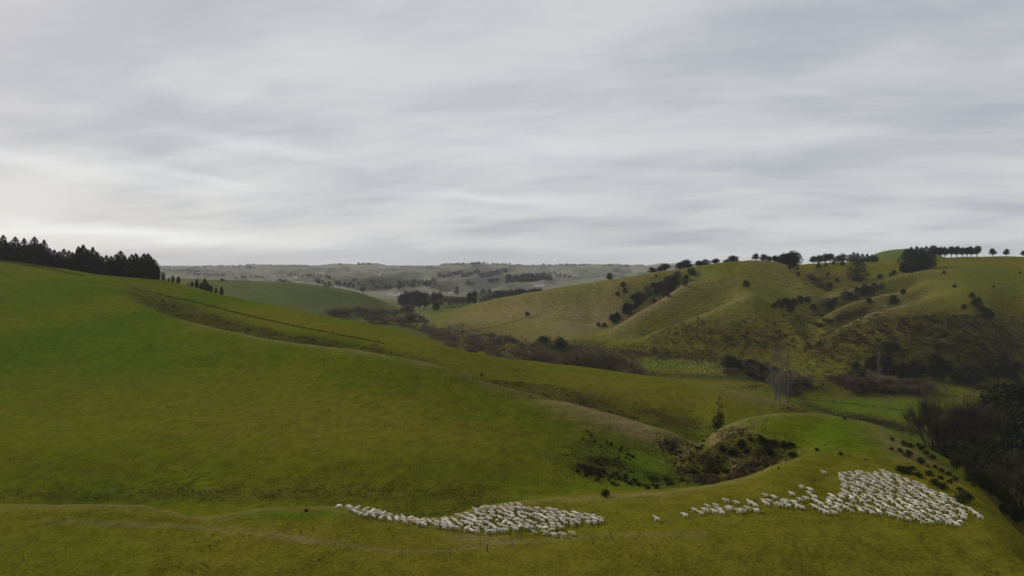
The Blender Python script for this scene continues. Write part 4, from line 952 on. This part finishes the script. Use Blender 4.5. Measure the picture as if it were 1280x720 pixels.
for x, y, wp, l in ((1021, 562, 7, 'small square dark bush on the knoll saddle, left of two'), (1051, 567, 7, 'small square dark bush on the knoll saddle, right of two'), (1082, 574, 4, 'tiny dark bush on the saddle fence line'), (757, 617, 15, 'round dark bush on the ridge edge above the left flock'), (383, 638, 6, 'small dark tuft on the green hump left of the sheep'), (602, 468, 5, 'single dark bush on the far slope of the near hill'), (1056, 523, 5, 'small dark bush on the crest of the knoll'), (973, 585, 4, 'small dark bush on the eroded bank')):
    shrub('gorse', 'gorse_bush', x, y, wp, l, 'bush', None, ymin=95, ymax=300)
for x, y, i in along([(905, 566), (925, 562), (945, 553), (960, 558), (985, 560), (990, 566)], 18, 9, 8):
    shrub('bush', 'gully_bush', x, y, random.uniform(8, 17), 'dark bush in the shaded bend of the near gully', 'bush', 'dark bushes of the near gully bend', ymin=132, ymax=190, hf=0.8)
for x, y, i in along([(868, 596), (890, 598), (915, 594), (940, 585), (960, 575)], 40, 10, 9):
    k = random.choice(['redbrush', 'redbrush', 'gorse'])
    shrub(k, 'gully_scrub', x, y, random.uniform(9, 15), 'low brown scrub in the bed of the near gully', 'bush', 'brown scrub in the near gully bed', ymin=132, ymax=180, hf=0.7)
for x, y, i in along([(722, 578), (742, 590), (765, 598), (790, 602), (815, 604), (845, 606)], 44, 9, 7):
    shrub('gorse', 'rush_clump', x, y, random.uniform(4, 9), 'dark rush clump in the green hollow above the ridge', 'bush', 'rush clumps in the green hollow', ymin=128, ymax=190)
for x, y, i in along([(732, 540), (745, 552), (770, 556), (792, 566), (768, 577), (775, 580)], 24, 8, 5):
    shrub('gorse', 'rush_clump', x, y, random.uniform(3, 6), 'small rush clump on the nose of the near hill', 'bush', 'rush clumps on the hill nose', ymin=140, ymax=200)

for x, y, i in along([(838, 552), (846, 566), (858, 578), (870, 560), (884, 548), (893, 538)], 18, 6, 4):
    shrub('gorse', 'bank_scrub', x, y, random.uniform(4, 8), 'rough low scrub on the eroded bank round the scraggy tree', 'bush', 'rough scrub on the eroded bank', ymin=150, ymax=215, hf=0.8)

# scraggy tree on the gully bank
p = on(898, 181)
t_ = Parts().tube([p + Vector(v) for v in ((0, 0, -.4), (0.1, 0, 2.5), (-0.05, 0.1, 5.0), (0.15, 0, 7.2), (0.1, 0, 9.0))], [0.22, 0.17, 0.12, 0.07, 0.03], 6)
for k in range(9):
    q = k * 2.2; z_ = 1.6 + k * 0.8; L = 1.3 - 0.1 * k
    t_.tube([p + Vector((0, 0, z_)), p + Vector((L * math.cos(q), L * math.sin(q), z_ + 0.7))], [0.07, 0.02], 4)
e = empty('scraggy_tree', p)
tag(e, 'scraggy dark tree with a thin top on the eroded gully bank', 'tree')
o = obj('trunk', t_.mesh('scraggy_trunk', M['bark']), e); o.location = -p
lob = [(0, 0, 2.6, 1.6, 1.4, 1.5), (0.5, 0.2, 4.0, 1.0, 1.0, 1.0), (-0.5, 0, 1.2, 1.2, 1.0, 0.9), (0.7, 0, 6.2, .55, .5, .4), (-0.3, 0, 7.1, .45, .4, .3), (0.4, 0, 8.4, .3, .3, .5)]
V, Fq = leaf_quads(lobes_points(lob, 1500), 0.16)
obj('crown', np_mesh('scraggy_crown', V, Fq, M['bush']), e)

# ------------------------------------------------------------------ thin hedges, fences, pole
def hedge(name, pts, w_, h_, dens, label, leaf=0.35, mat='gorse'):
    P = [q for q in pts if q is not None]
    o0 = P[0].copy()
    out = []
    for a, b in zip(P[:-1], P[1:]):
        L = (Vector((b.x, b.y, 0)) - Vector((a.x, a.y, 0))).length
        n = max(3, int(L * dens))
        s_ = rng.random(n)
        x = a.x + (b.x - a.x) * s_ + rng.normal(0, w_, n); y = a.y + (b.y - a.y) * s_ + rng.normal(0, w_, n)
        hh = h_ * (0.55 + 0.6 * np.abs(fbm(x, y, 9, 2)) * 2)
        out.append(np.stack([x, y, height(x, y) + rng.random(n) * hh], -1))
    V, Fq = leaf_quads(np.vstack(out) - np.array(o0), leaf)
    o = obj(name, np_mesh(name, V, Fq, M[mat]))
    o.location = o0
    return tag(o, label, 'hedge')
hedge('hedge', [on(x, crest_y(x, 10) + d_) for x, d_ in ((-60, 46), (0, 48), (40, 40), (80, 25), (105, 12))], 0.5, 1.3, 6, 'dark hedge line below the tall conifers at the far left')
def fence_on(px_list, spacing=4.0):
    pts = [p_ for p_ in px_list if p_ is not None]
    out = []
    for a, b in zip(pts[:-1], pts[1:]):
        n = max(1, int((b - a).length / spacing))
        for k in range(n):
            x = a.x + (b.x - a.x) * k / n; y = a.y + (b.y - a.y) * k / n
            out.append(Vector((x, y, float(height(x, y)))))
    out.append(pts[-1])
    return out
hedge('hedge', [seen(x, y, ymn, 560) for x, y, ymn in ((168, 360, 420), (200, 368, 400), (240, 377, 380), (280, 387, 350), (320, 397, 325), (360, 406, 310), (400, 414, 295), (440, 422, 290), (480, 430, 280))], 0.4, 0.6, 8, 'thin dark hedge running down the far side of the near left hill', 0.3)
hedge('hedge', [seen(x, y, 280, 480) for x, y in ((960, 495), (1000, 499), (1050, 504), (1100, 510), (1170, 519))], 0.6, 1.2, 7, 'long dark hedge across the valley paddock on the right', 0.35)
hedge('hedge', [seen(x, y, 280, 480) for x, y in ((1000, 503), (1040, 516), (1090, 527), (1140, 540), (1165, 545))], 4.5, 1.5, 40, 'broken dark scrub bank between the knoll and the paddock', 0.35)
hedge('hedge', [seen(x, y, 380, 700) for x, y in ((780, 463), (850, 470), (900, 473), (960, 476))], 4.0, 1.6, 30, 'dark scrubby bank on the near side of the sheep paddock', 0.4, 'grey_brush')
hedge('hedge', [seen(x, y, 480, 900) for x, y in ((590, 414), (620, 408), (645, 402), (658, 396))], 0.5, 1.2, 5, 'thin hedge climbing the brown slope to a lone bush', 0.4)
hedge('hedge', [seen(x, y, 480, 900) for x, y in ((700, 433), (760, 440), (830, 444), (890, 450), (960, 456))], 3.5, 1.5, 24, 'dark bracken bank along the foot of the right hill', 0.45, 'brush')

post_mesh = Parts().tube([(0, 0, -0.35), (0, 0, 0.95)], [0.055, 0.05], 8)
post_mesh.tube([(0, 0, 0.95), (0, 0, 0.96)], [0.05, 0.01], 8)
post_mesh = post_mesh.mesh('post', M['wood'])
def fence(label, pts, wires=(0.35, 0.65, 0.95), big=()):
    e = empty('fence', pts[0])
    for i, p_ in enumerate(pts):
        o = obj('post', post_mesh, e)
        o.location = p_ - pts[0]
        o.rotation_euler = (random.uniform(-.06, .06), random.uniform(-.06, .06), random.random())
        if i in big: o.scale = (2.0, 2.0, 1.1)
    for z_ in wires:
        tb = Parts().tube([p_ - pts[0] + Vector((0, 0, z_)) for p_ in pts], [0.003] * len(pts), 3)
        obj('wire', tb.mesh('wire', M['wire']), e)
    return tag(e, label, 'fence')
fp = [seen(x, y + 2, 84, 120) for x, y in ((503, 693), (563, 693), (609, 688), (640, 684))]
fence('old fence of thin posts below the pale track, one post thick', [q for q in fp if q], wires=(0.7,), big=(2,))
fp = [seen(x, y + 2, 84, 120) for x, y in ((82, 689), (30, 700))]
fence('few old fence posts in the grass at the lower left', [q for q in fp if q], wires=(0.7,))
fp = [seen(x, y, 84, 120) for x, y in ((572, 688), (600, 683), (640, 679), (652, 677))]
fence('short old fence of thin posts below the left flock', [q for q in fp if q], wires=(0.6,))
fp = fence_on([seen(x, y, 115, 170) for x, y in ((965, 588), (1000, 573), (1025, 570), (1060, 570), (1085, 575), (1110, 578), (1135, 590))], 5.0)
fence('fence over the saddle between the right flock and the knoll', fp)

def power_pole(px, py, hpx, label):
    p_ = seen(px, py, 280, 520)
    h_ = hpx * p_.y / F
    e = empty('power_pole', p_)
    obj('post', Parts().tube([(0, 0, -.5), (0, 0, h_)], [0.17, 0.11], 8).mesh('pole_post', M['pale_bark']), e)
    obj('crossarm', Parts().box(-1.1, 1.1, -0.2, -0.09, h_ - 0.9, h_ - 0.72).mesh('crossarm', M['wood'], False), e)
    for x in (-0.95, 0.0, 0.95):
        obj('insulator', Parts().tube([(x, -0.15, h_ - 0.72), (x, -0.15, h_ - 0.5)], [0.06, 0.04], 6).mesh('insulator', M['white_paint']), e)
    tag(e, label, 'pole')
power_pole(1111, 506, 14, 'power pole standing on the valley paddock')

# ------------------------------------------------------------------ farm buildings far down the valley
def house(p_, w_, d_, h_, rz, roof, label, rise=1.6):
    e = empty('farmhouse', p_, rz)
    wl = Parts().box(-w_ / 2, w_ / 2, -d_ / 2, d_ / 2, -1.2, h_)
    wall = obj('wall', wl.mesh('house_wall', M['white_paint'], False), e)
    v = [(-w_ / 2 - .4, -d_ / 2 - .4, h_ + 0.01), (w_ / 2 + .4, -d_ / 2 - .4, h_ + 0.01), (w_ / 2 + .4, d_ / 2 + .4, h_ + 0.01), (-w_ / 2 - .4, d_ / 2 + .4, h_ + 0.01), (-w_ / 2 - .4, 0, h_ + rise), (w_ / 2 + .4, 0, h_ + rise)]
    me = bpy.data.meshes.new('roof'); me.from_pydata(v, [], [(0, 1, 5, 4), (2, 3, 4, 5), (1, 2, 5), (3, 0, 4), (3, 2, 1, 0)]); me.materials.append(M[roof])
    r_ = obj('roof', me, e)
    obj('chimney', Parts().box(w_ * .2, w_ * .2 + .6, -.3, .3, h_ + rise - .5, h_ + rise + .9).mesh('chimney', M['roof_iron'], False), r_)
    for x in np.linspace(-w_ * .36, w_ * .36, 3):
        if abs(x) < 0.1:
            obj('door', Parts().box(x - .5, x + .5, -d_ / 2 - .05, -d_ / 2 + .02, 0, 2.1).mesh('door', M['wood'], False), e)
        else:
            wn = obj('window', Parts().box(x - .8, x + .8, -d_ / 2 - .04, -d_ / 2 + .02, .9, 2.1).mesh('window', M['glass'], False), e)
            obj('sill', Parts().box(x - .9, x + .9, -d_ / 2 - .14, -d_ / 2 - .045, .8, .9).mesh('sill', M['white_paint'], False), wn)
    return tag(e, label, 'house', 'farm buildings')
for px, py, w_, rz, rf, l in ((487, 369, 17, .2, 'roof_iron', 'white farmhouse, left of the group beyond the smooth hill'), (495, 370, 20, -.1, 'roof_iron', 'long white farm building, middle of the group beyond the smooth hill'), (501, 368, 11, .5, 'roof_red', 'small white farm building, right of the group beyond the smooth hill'),
                             (536, 377, 9, .1, 'roof_iron', 'small white shed under the dark farm trees'), (675, 358, 26, .1, 'roof_iron', 'white farm building on the far slope above the brown ridge'), (563, 367, 12, 0, 'roof_red', 'low cottage left of the pointed conifer')):
    p_ = seen(px, py, 1250, 4200)
    if p_: house(p_, w_, 9, 4.6, rz, rf, l)

# ------------------------------------------------------------------ far woods: masses of trees with no single tree to be told apart
def wood(label, strips, hm_=9.0, ymin=1300, dens=1.0, ymax=9000, tall=None):
    out, szs = [], []
    for (x0, y0, x1, y1, thick, n) in strips:
        for k in range(int(n * dens)):
            t_ = random.random()
            q = seen(x0 + (x1 - x0) * t_ + random.uniform(-1, 1), y0 + (y1 - y0) * t_ + random.uniform(-thick, thick), ymin, ymax)
            if q is None: continue
            hh = hm_ * random.uniform(0.6, 1.25)
            m_ = 60
            d_ = rng.normal(size=(m_, 3)); d_ /= np.linalg.norm(d_, axis=1, keepdims=True)
            out.append(np.array(q) + np.array([0, 0, hh * .5]) + d_ * np.array([hh * .42, hh * .42, hh * .5]) * rng.uniform(.5, 1.05, (m_, 1)))
            szs.append(np.full(m_, hh * 0.17))
    if not out: return
    P = np.vstack(out); o0 = P.mean(axis=0)
    V, Fq = leaf_quads(P - o0, np.concatenate(szs))
    o = obj('distant_wood', np_mesh('distant_wood', V, Fq, M['macro'])); o.location = o0
    tag(o, label, 'wood', kind='stuff')
wood('dark strip of far trees on the pale hillside left of centre', [(358, 344, 416, 347, 2, 60)])
wood('clumps of far trees on the flat beyond the smooth hill', [(348, 353, 366, 354, 2, 16), (370, 358, 397, 361, .8, 24), (394, 352, 416, 360, 4, 26), (420, 356, 442, 358, 2, 24), (440, 350, 480, 362, 6, 14)])
wood('dark hump of woodland behind the white farmhouses', [(497, 357, 545, 353, 4, 70), (470, 362, 500, 360, 2, 20)])
wood('plantation blocks on the far hill in the centre', [(548, 346, 578, 342, 2, 60), (576, 346, 600, 340, 2, 70), (600, 346, 634, 338, 2.5, 140)])
wood('large dark plantation on the far hill right of centre', [(632, 350, 690, 346, 4.5, 330), (610, 353, 624, 351, 2, 18), (583, 355, 593, 355, 2, 10), (690, 342, 720, 348, 1.5, 24)])
wood('far shelterbelts on the left horizon beyond the conifers', [(205, 337, 260, 341, 1, 36), (235, 343, 280, 345, 1, 40), (290, 348, 330, 347, 1, 20)])
wood('tree clumps along the far skyline', [(412, 331, 434, 331, .4, 16), (447, 331, 455, 331, .3, 6), (462, 331, 466, 331, .3, 4), (488, 331, 503, 331, .3, 12), (536, 331, 556, 331, .3, 12), (563, 331, 584, 331, .4, 14), (589, 331, 609, 330, .4, 20), (615, 331, 642, 331, .3, 14), (660, 332, 690, 332, .3, 12), (700, 332, 740, 332, .3, 14), (752, 333, 790, 333, .3, 16), (240, 335, 320, 335, .3, 16)], 15.0, 4000)

# ------------------------------------------------------------------ undergrowth and grass tufts
PYS = np.arange(330, 760)
CUM = np.minimum.accumulate(ROWG[24:], axis=0)          # highest ground met so far along each sight line
def ground_sample(n, x0, x1, y0, y1, ylo, yhi):
    """random ground points in view, with their grid cells"""
    x = rng.uniform(x0, x1, n); y = rng.uniform(y0, y1, n)
    c = np.rint(col_idx(x)).astype(int)
    r = np.empty(n, int)
    for j in np.unique(c):
        m_ = c == j
        r[m_] = np.searchsorted(-CUM[:, j], -y[m_]) + 24
    ok = r < NR
    x, c, r = x[ok], c[ok], r[ok]
    Y_ = np.exp(LYR[r]) * (1 + rng.uniform(-.002, .002, len(r)))
    ok = (Y_ > ylo) & (Y_ < yhi)
    x, c, r, Y_ = x[ok], c[ok], r[ok], Y_[ok]
    X_ = (x - 640) / F * Y_
    return np.stack([X_, Y_, height(X_, Y_)], -1), r, c
Pa, ra, ca = ground_sample(190000, -40, 1320, 338, 720, 105, 1000)
Pb, rb, cb = ground_sample(130000, 560, 1320, 395, 490, 380, 1000)
Pc, rc, cc = ground_sample(45000, 690, 1000, 535, 615, 128, 200)
P, r_, c_ = np.vstack([Pa, Pb, Pc]), np.concatenate([ra, rb, rc]), np.concatenate([ca, cb, cc])
clump = sstep(-0.15, 0.35, fbm(P[:, 0], P[:, 1], 7 + 0 * P[:, 0], 3))
keep = rng.random(len(P)) < np.clip(scrub[r_, c_], 0, 1) ** 1.5 * (0.12 + 0.88 * clump) * 0.6
P = P[keep]
sz = np.clip(P[:, 1] / 170.0, 0.7, 3.2) * 0.20
P3 = np.repeat(P, 3, axis=0) + rng.normal(size=(len(P) * 3, 3)) * np.repeat(sz, 3)[:, None] * np.array([1, 1, .45])
P3[:, 2] += np.repeat(sz, 3) * 0.5
V, Fq = leaf_quads(P3, np.repeat(sz, 3))
M['bracken'] = mat_two('bracken', (0.020, 0.018, 0.006), (0.058, 0.040, 0.016), 0.25)
tag(obj('bracken_and_rushes', np_mesh('bracken', V, Fq, M['bracken'])), 'rough dark bracken and rushes on the gully sides and lower slopes', 'undergrowth', kind='stuff')
P, r_, c_ = ground_sample(9000, -60, 1340, 400, 735, 84, 330)
keep = (rng.random(len(P)) < sstep(0.0, 0.5, fbm(P[:, 0], P[:, 1], 18, 3))) & (bare[r_, c_] < 0.3)
P, r_, c_ = P[keep], r_[keep], c_[keep]
n = len(P)
q = rng.uniform(0, math.pi, n)
hh = rng.uniform(0.08, 0.24, n) * np.clip(P[:, 1] / 130, 1, 1.8)
u = np.stack([np.cos(q), np.sin(q), np.zeros(n)], -1) * (hh * 0.55)[:, None]
lean = rng.normal(size=(n, 3)) * (hh * 0.35)[:, None]; lean[:, 2] = hh
V = np.stack([P - u * .6 - [0, 0, .04], P + u * .6 - [0, 0, .04], P + lean + u, P + lean - u], 1).reshape(-1, 3)
tme = np_mesh('grass', V, np.arange(4 * n).reshape(-1, 4), M['ground'])
rep4 = lambda m_: np.repeat(m_[r_, c_], 4)
mask_attr(tme, 'mask', [rep4(m_) for m_ in (dry, lush, scrub, bare)])
mask_attr(tme, 'mask_b', [rep4(m_) for m_ in (olive, steep * 0, far_m * 0, np.ones(XG.shape))])
tag(obj('grass', tme), 'grass tufts standing over the near pasture', 'grass', kind='stuff')

# ------------------------------------------------------------------ sheep
def sheep_mesh(seed, pose, subdiv=1):
    """one continuous body grown over a skeleton; faces -X (head end)"""
    r = random.Random(seed)
    step = {'stand': 0.02, 'walk': 0.13, 'graze': 0.04, 'alert': 0.03}[pose]
    hd = {'stand': (-.70, .80), 'walk': (-.74, .76), 'graze': (-.72, .22), 'alert': (-.62, .95)}[pose]
    V, E, R = [], [], []
    def v(co, rad, par=None):
        V.append(co); R.append(rad)
        if par is not None: E.append((par, len(V) - 1))
        return len(V) - 1
    hip = v((.33, 0, .58), (.25, .25))
    mid = v((.03, 0, .57), (.29, .285), hip)
    sh = v((-.27, 0, .59), (.23, .24), mid)
    nk = v((-.46, 0, (.60 + hd[1]) / 2 + .04), (.115, .125), sh)
    h0 = v((hd[0] + .10, r.uniform(-.05, .05), hd[1] + .03), (.085, .085), nk)
    h1 = v((hd[0] - .04, V[h0][1] * 1.4, hd[1] - .05), (.068, .068), h0)
    h2 = v((hd[0] - .12, V[h0][1] * 1.6, hd[1] - .10), (.045, .045), h1)
    for s in (-1, 1):
        v((hd[0] + .12, V[h0][1] + s * .15, hd[1] + .06), (.022, .03), h0)
    tl = v((.56, 0, .52), (.05, .05), hip)
    v((.58, 0, .40), (.035, .035), tl)
    for s in (-1, 1):
        f_ = step * s
        a = v((-.29, s * .12, .40), (.085, .085), sh)
        b = v((-.29 - f_ * .5, s * .12, .22), (.040, .040), a)
        v((-.29 - f_, s * .12, .0), (.034, .034), b)
        a = v((.37, s * .12, .42), (.095, .095), hip)
        b = v((.42 + f_ * .4, s * .12, .24), (.042, .042), a)
        v((.38 + f_, s * .12, .0), (.034, .034), b)
    me = bpy.data.meshes.new('sheep_skeleton')
    me.from_pydata(V, E, [])
    o = bpy.data.objects.new('sheep_skeleton', me)
    C.objects.link(o)
    sk = o.modifiers.new('skin', 'SKIN'); sk.use_smooth_shade = True; sk.branch_smoothing = 0.4
    for i, sv in enumerate(me.skin_vertices[0].data):
        sv.radius = R[i]; sv.use_root = (i == 0)
    if subdiv:
        sb = o.modifiers.new('sub', 'SUBSURF'); sb.levels = subdiv; sb.render_levels = subdiv
    dg = bpy.context.evaluated_depsgraph_get()
    out = bpy.data.meshes.new_from_object(o.evaluated_get(dg))
    bpy.data.objects.remove(o); bpy.data.meshes.remove(me)
    out.name = 'sheep_body'
    out.materials.clear()
    out.materials.append(M['wool']); out.materials.append(M['sheep_skin'])
    for po in out.polygons:
        c = po.center
        po.material_index = 1 if (c.z < .30 and abs(c.x) < .5 and pose != 'graze') or (c.x < hd[0] + .16 and abs(c.z - hd[1]) < .2) or (pose == 'graze' and c.z < .3) else 0
        po.use_smooth = True
    # fleece is not smooth: ripple it a little
    for ve in out.vertices:
        k = 1 + 0.03 * math.sin(ve.co.x * 31 + seed) * math.cos(ve.co.z * 27 + ve.co.y * 23)
        ve.co.y *= k
    return out
sheep_meshes = {p_: [sheep_mesh(s, p_) for s in range(n)] for p_, n in (('stand', 3), ('walk', 3), ('graze', 1), ('alert', 2))}
low_sheep = [sheep_mesh(90 + s, p_, 0) for s, p_ in enumerate(('stand', 'walk', 'alert'))]

def in_poly(x, y, poly):
    c = False
    for (x0, y0), (x1, y1) in zip(poly, poly[1:] + poly[:1]):
        if (y0 > y) != (y1 > y) and x < (x1 - x0) * (y - y0) / (y1 - y0) + x0: c = not c
    return c
taken = []
def free(p_, dmin):
    return all((p_.x - q.x) ** 2 + (p_.y - q.y) ** 2 > dmin * dmin for q in taken)
def fill(poly, n, dmin, tries=9000, ymin=88, ymax=140):
    xs = [a[0] for a in poly]; ys = [a[1] for a in poly]
    out = []
    for _ in range(tries):
        if len(out) >= n: break
        x, y = random.uniform(min(xs), max(xs)), random.uniform(min(ys), max(ys))
        if not in_poly(x, y, poly): continue
        p_ = seen(x, y + 3.5, ymin, ymax)
        if p_ is None or not free(p_, dmin): continue
        taken.append(p_); out.append((p_, x, y))
    return out
def put_sheep(p_, heading, label, group):
    """heading: direction the sheep walks, degrees from -X, positive away from the camera"""
    pose = random.choices(['stand', 'walk', 'alert', 'graze'], [4, 6, 2, .4])[0]
    o = obj('sheep', random.choice(sheep_meshes[pose]))
    o.location = (p_.x, p_.y, p_.z - 0.02)
    o.rotation_euler = (0, 0, math.radians(-heading))
    s = random.uniform(0.70, 0.90)
    o.scale = (s, s * random.uniform(.95, 1.1), s)
    return tag(o, label, 'sheep', group)

singles = [(821, 648, 5, 'lone white sheep leading the right flock, leftmost of all'), (856, 643, 0, 'white sheep second behind the lone leader of the right flock'), (1030, 589, 10, 'lone white sheep apart above the right flock on the saddle')]
for x, y, hd_, l in singles:
    p_ = seen(x, y + 3.5, 88, 140)
    if p_: taken.append(p_); put_sheep(p_, hd_, l, None)
for x, y in ((1213, 636), (1219, 641), (1225, 646)):
    p_ = seen(x, y + 3, 85, 140)
    if p_: taken.append(p_); put_sheep(p_, 40, 'white sheep in the string of three trailing the right flock downhill', 'three trailing sheep')
for x, y in ((424, 632), (438, 633)):
    p_ = seen(x, y + 3, 88, 140)
    if p_: taken.append(p_); put_sheep(p_, -6, 'cream sheep at the leading left tip of the left flock', 'leading tip of the left flock')
for x, y in ((868, 636), (876, 640), (882, 637), (885, 632), (895, 631), (893, 638), (900, 636), (902, 640), (908, 625), (911, 635), (921, 627), (924, 638), (935, 635), (938, 628), (944, 631), (946, 637), (929, 637), (914, 634)):
    p_ = seen(x, y + 3.5, 88, 140)
    if p_: taken.append(p_); put_sheep(p_, random.gauss(8, 14), 'white sheep in the small leading bunch left of the right flock', 'small leading bunch of the right flock')
for x, y in ((957, 618), (968, 620), (955, 625), (962, 625), (970, 629), (975, 630), (983, 625), (985, 631), (990, 616), (993, 627), (1000, 623), (1003, 633), (1002, 607), (1013, 611), (1012, 615), (1018, 620), (1020, 625), (980, 627), (997, 632), (1008, 622), (958, 629)):
    p_ = seen(x, y + 3.5, 88, 140)
    if p_: taken.append(p_); put_sheep(p_, random.gauss(8, 14), 'white sheep in the loose line between the leading bunch and the packed right flock', 'loose line ahead of the right flock')
for x, y in ((668, 664), (682, 665), (693, 667), (704, 668), (716, 666), (702, 658), (659, 655), (690, 661)):
    p_ = seen(x, y + 3.5, 88, 140)
    if p_: taken.append(p_); put_sheep(p_, random.gauss(-8, 10), 'cream sheep in the lowest straggling row of the left flock', 'lowest row of the left flock')
left_poly = [(430, 634), (455, 634), (480, 640), (510, 646), (540, 649), (565, 647), (590, 638), (610, 633), (640, 629), (662, 634), (690, 637), (722, 641), (758, 645), (756, 651), (722, 655), (700, 655), (690, 662), (664, 658), (645, 661), (600, 665), (580, 661), (545, 657), (520, 654), (490, 650), (455, 643)]
right_poly = [(1050, 592), (1064, 590), (1098, 591), (1103, 587), (1130, 597), (1165, 611), (1190, 622), (1205, 632), (1206, 645), (1198, 655), (1170, 651), (1150, 652), (1120, 645), (1080, 638), (1050, 640), (1030, 640), (1015, 632), (1035, 622), (1055, 612), (1050, 602)]
LF = fill(left_poly, 165, 0.86)
RF = fill(right_poly, 190, 1.03)
n_now = len([o for o in C.objects if o.name.startswith('sheep') and o.type == 'MESH'])
allf = sorted([(q[0].y, q, 'L') for q in LF] + [(q[0].y, q, 'R') for q in RF], key=lambda a: a[0])
rest = []
for i, (yy, (p_, x, y), side) in enumerate(allf):
    hd_ = random.gauss(-5 if side == 'L' else 28, 22 if side == 'L' else 13)
    if side == 'L' and random.random() < 0.15: hd_ += 180
    if i < 300 - n_now:
        if side == 'L':
            l, g = (('cream sheep in the narrow left tail of the left flock', 'narrow tail of the left flock') if x < 560 else ('cream sheep packed in the thick middle of the left flock', 'thick middle of the left flock') if x < 665 else ('cream sheep in the loose right end of the left flock', 'loose end of the left flock'))
        else:
            l, g = ('white sheep packed in the large right flock on the slope', 'packed right flock')
        put_sheep(p_, hd_, l, g)
    else:
        rest.append((p_, hd_))
# the paddocks down the valley hold more, as specks
for poly, n, a, b in (([(775, 446), (905, 446), (908, 456), (780, 458)], 70, 380, 700), ([(860, 455), (908, 454), (905, 462), (868, 464)], 26, 380, 700), ([(565, 414), (602, 412), (604, 420), (572, 423)], 34, 500, 1000), ([(628, 426), (662, 430), (664, 438), (632, 438)], 34, 420, 800), ([(526, 396), (540, 392), (552, 400), (548, 405), (528, 404)], 24, 560, 1300), ([(710, 436), (722, 436), (722, 440), (710, 440)], 8, 420, 800)):
    for q in fill(poly, n, 1.2, 3000, a, b):
        rest.append((q[0], random.uniform(0, 360)))
bmv, bmf, mi = [], [], []
off = 0
for p_, hd_ in rest:
    me = random.choice(low_sheep)
    co = np.empty(len(me.vertices) * 3); me.vertices.foreach_get('co', co)
    co = co.reshape(-1, 3) * random.uniform(.72, .9)
    a = math.radians(-hd_)
    co = co @ np.array([[math.cos(a), math.sin(a), 0], [-math.sin(a), math.cos(a), 0], [0, 0, 1]]) + np.array([p_.x, p_.y, p_.z - .02])
    bmv.append(co)
    for po in me.polygons:
        bmf.append([v_ + off for v_ in po.vertices]); mi.append(po.material_index)
    off += len(co)
me = bpy.data.meshes.new('flock')
me.from_pydata(np.vstack(bmv).tolist(), [], bmf)
me.materials.append(M['wool']); me.materials.append(M['sheep_skin'])
me.polygons.foreach_set('material_index', mi)
me.polygons.foreach_set('use_smooth', [True] * len(mi))
tag(obj('flock_of_sheep', me), 'far rows of the right flock and the specks of sheep in the valley', 'sheep', kind='stuff')

# ------------------------------------------------------------------ say which one: count along rows that can be counted
by_label = {}
for o in C.objects:
    if o.parent is None and o.get('group') and o.get('label'):
        by_label.setdefault((o['group'], o['label']), []).append(o)
for (g, l), os_ in by_label.items():
    if 1 < len(os_) <= 40 and not any(k in l for k in ('hidden', 'packed', 'rush', 'thick middle', 'narrow left tail')):
        if len(l.split()) > 12: continue
        os_.sort(key=lambda o: o.location.x / o.location.y)
        for k, o in enumerate(os_):
            o['label'] = f'{l}, {ordinal(k)} from left'

# ------------------------------------------------------------------ haze
hz = Parts().box(-16000, 16000, -700, 12600, float(ZG.min()) - 1.0, max(CZ, float(ZG.max())) + 25.0)
hm = bpy.data.materials.new('haze')
hm.use_nodes = True
h = NT(hm.node_tree)
h.n.clear()
pv = h.add('ShaderNodeVolumePrincipled')
pv.inputs['Color'].default_value = (0.93, 0.95, 1.0, 1)
pv.inputs['Density'].default_value = 0.000042
pv.inputs['Anisotropy'].default_value = 0.1
ho = h.add('ShaderNodeOutputMaterial')
h.l.new(pv.outputs[0], ho.inputs['Volume'])
haze = obj('haze', hz.mesh('haze', hm, False))
tag(haze, 'thin grey haze over the distant hills', 'haze', kind='stuff')
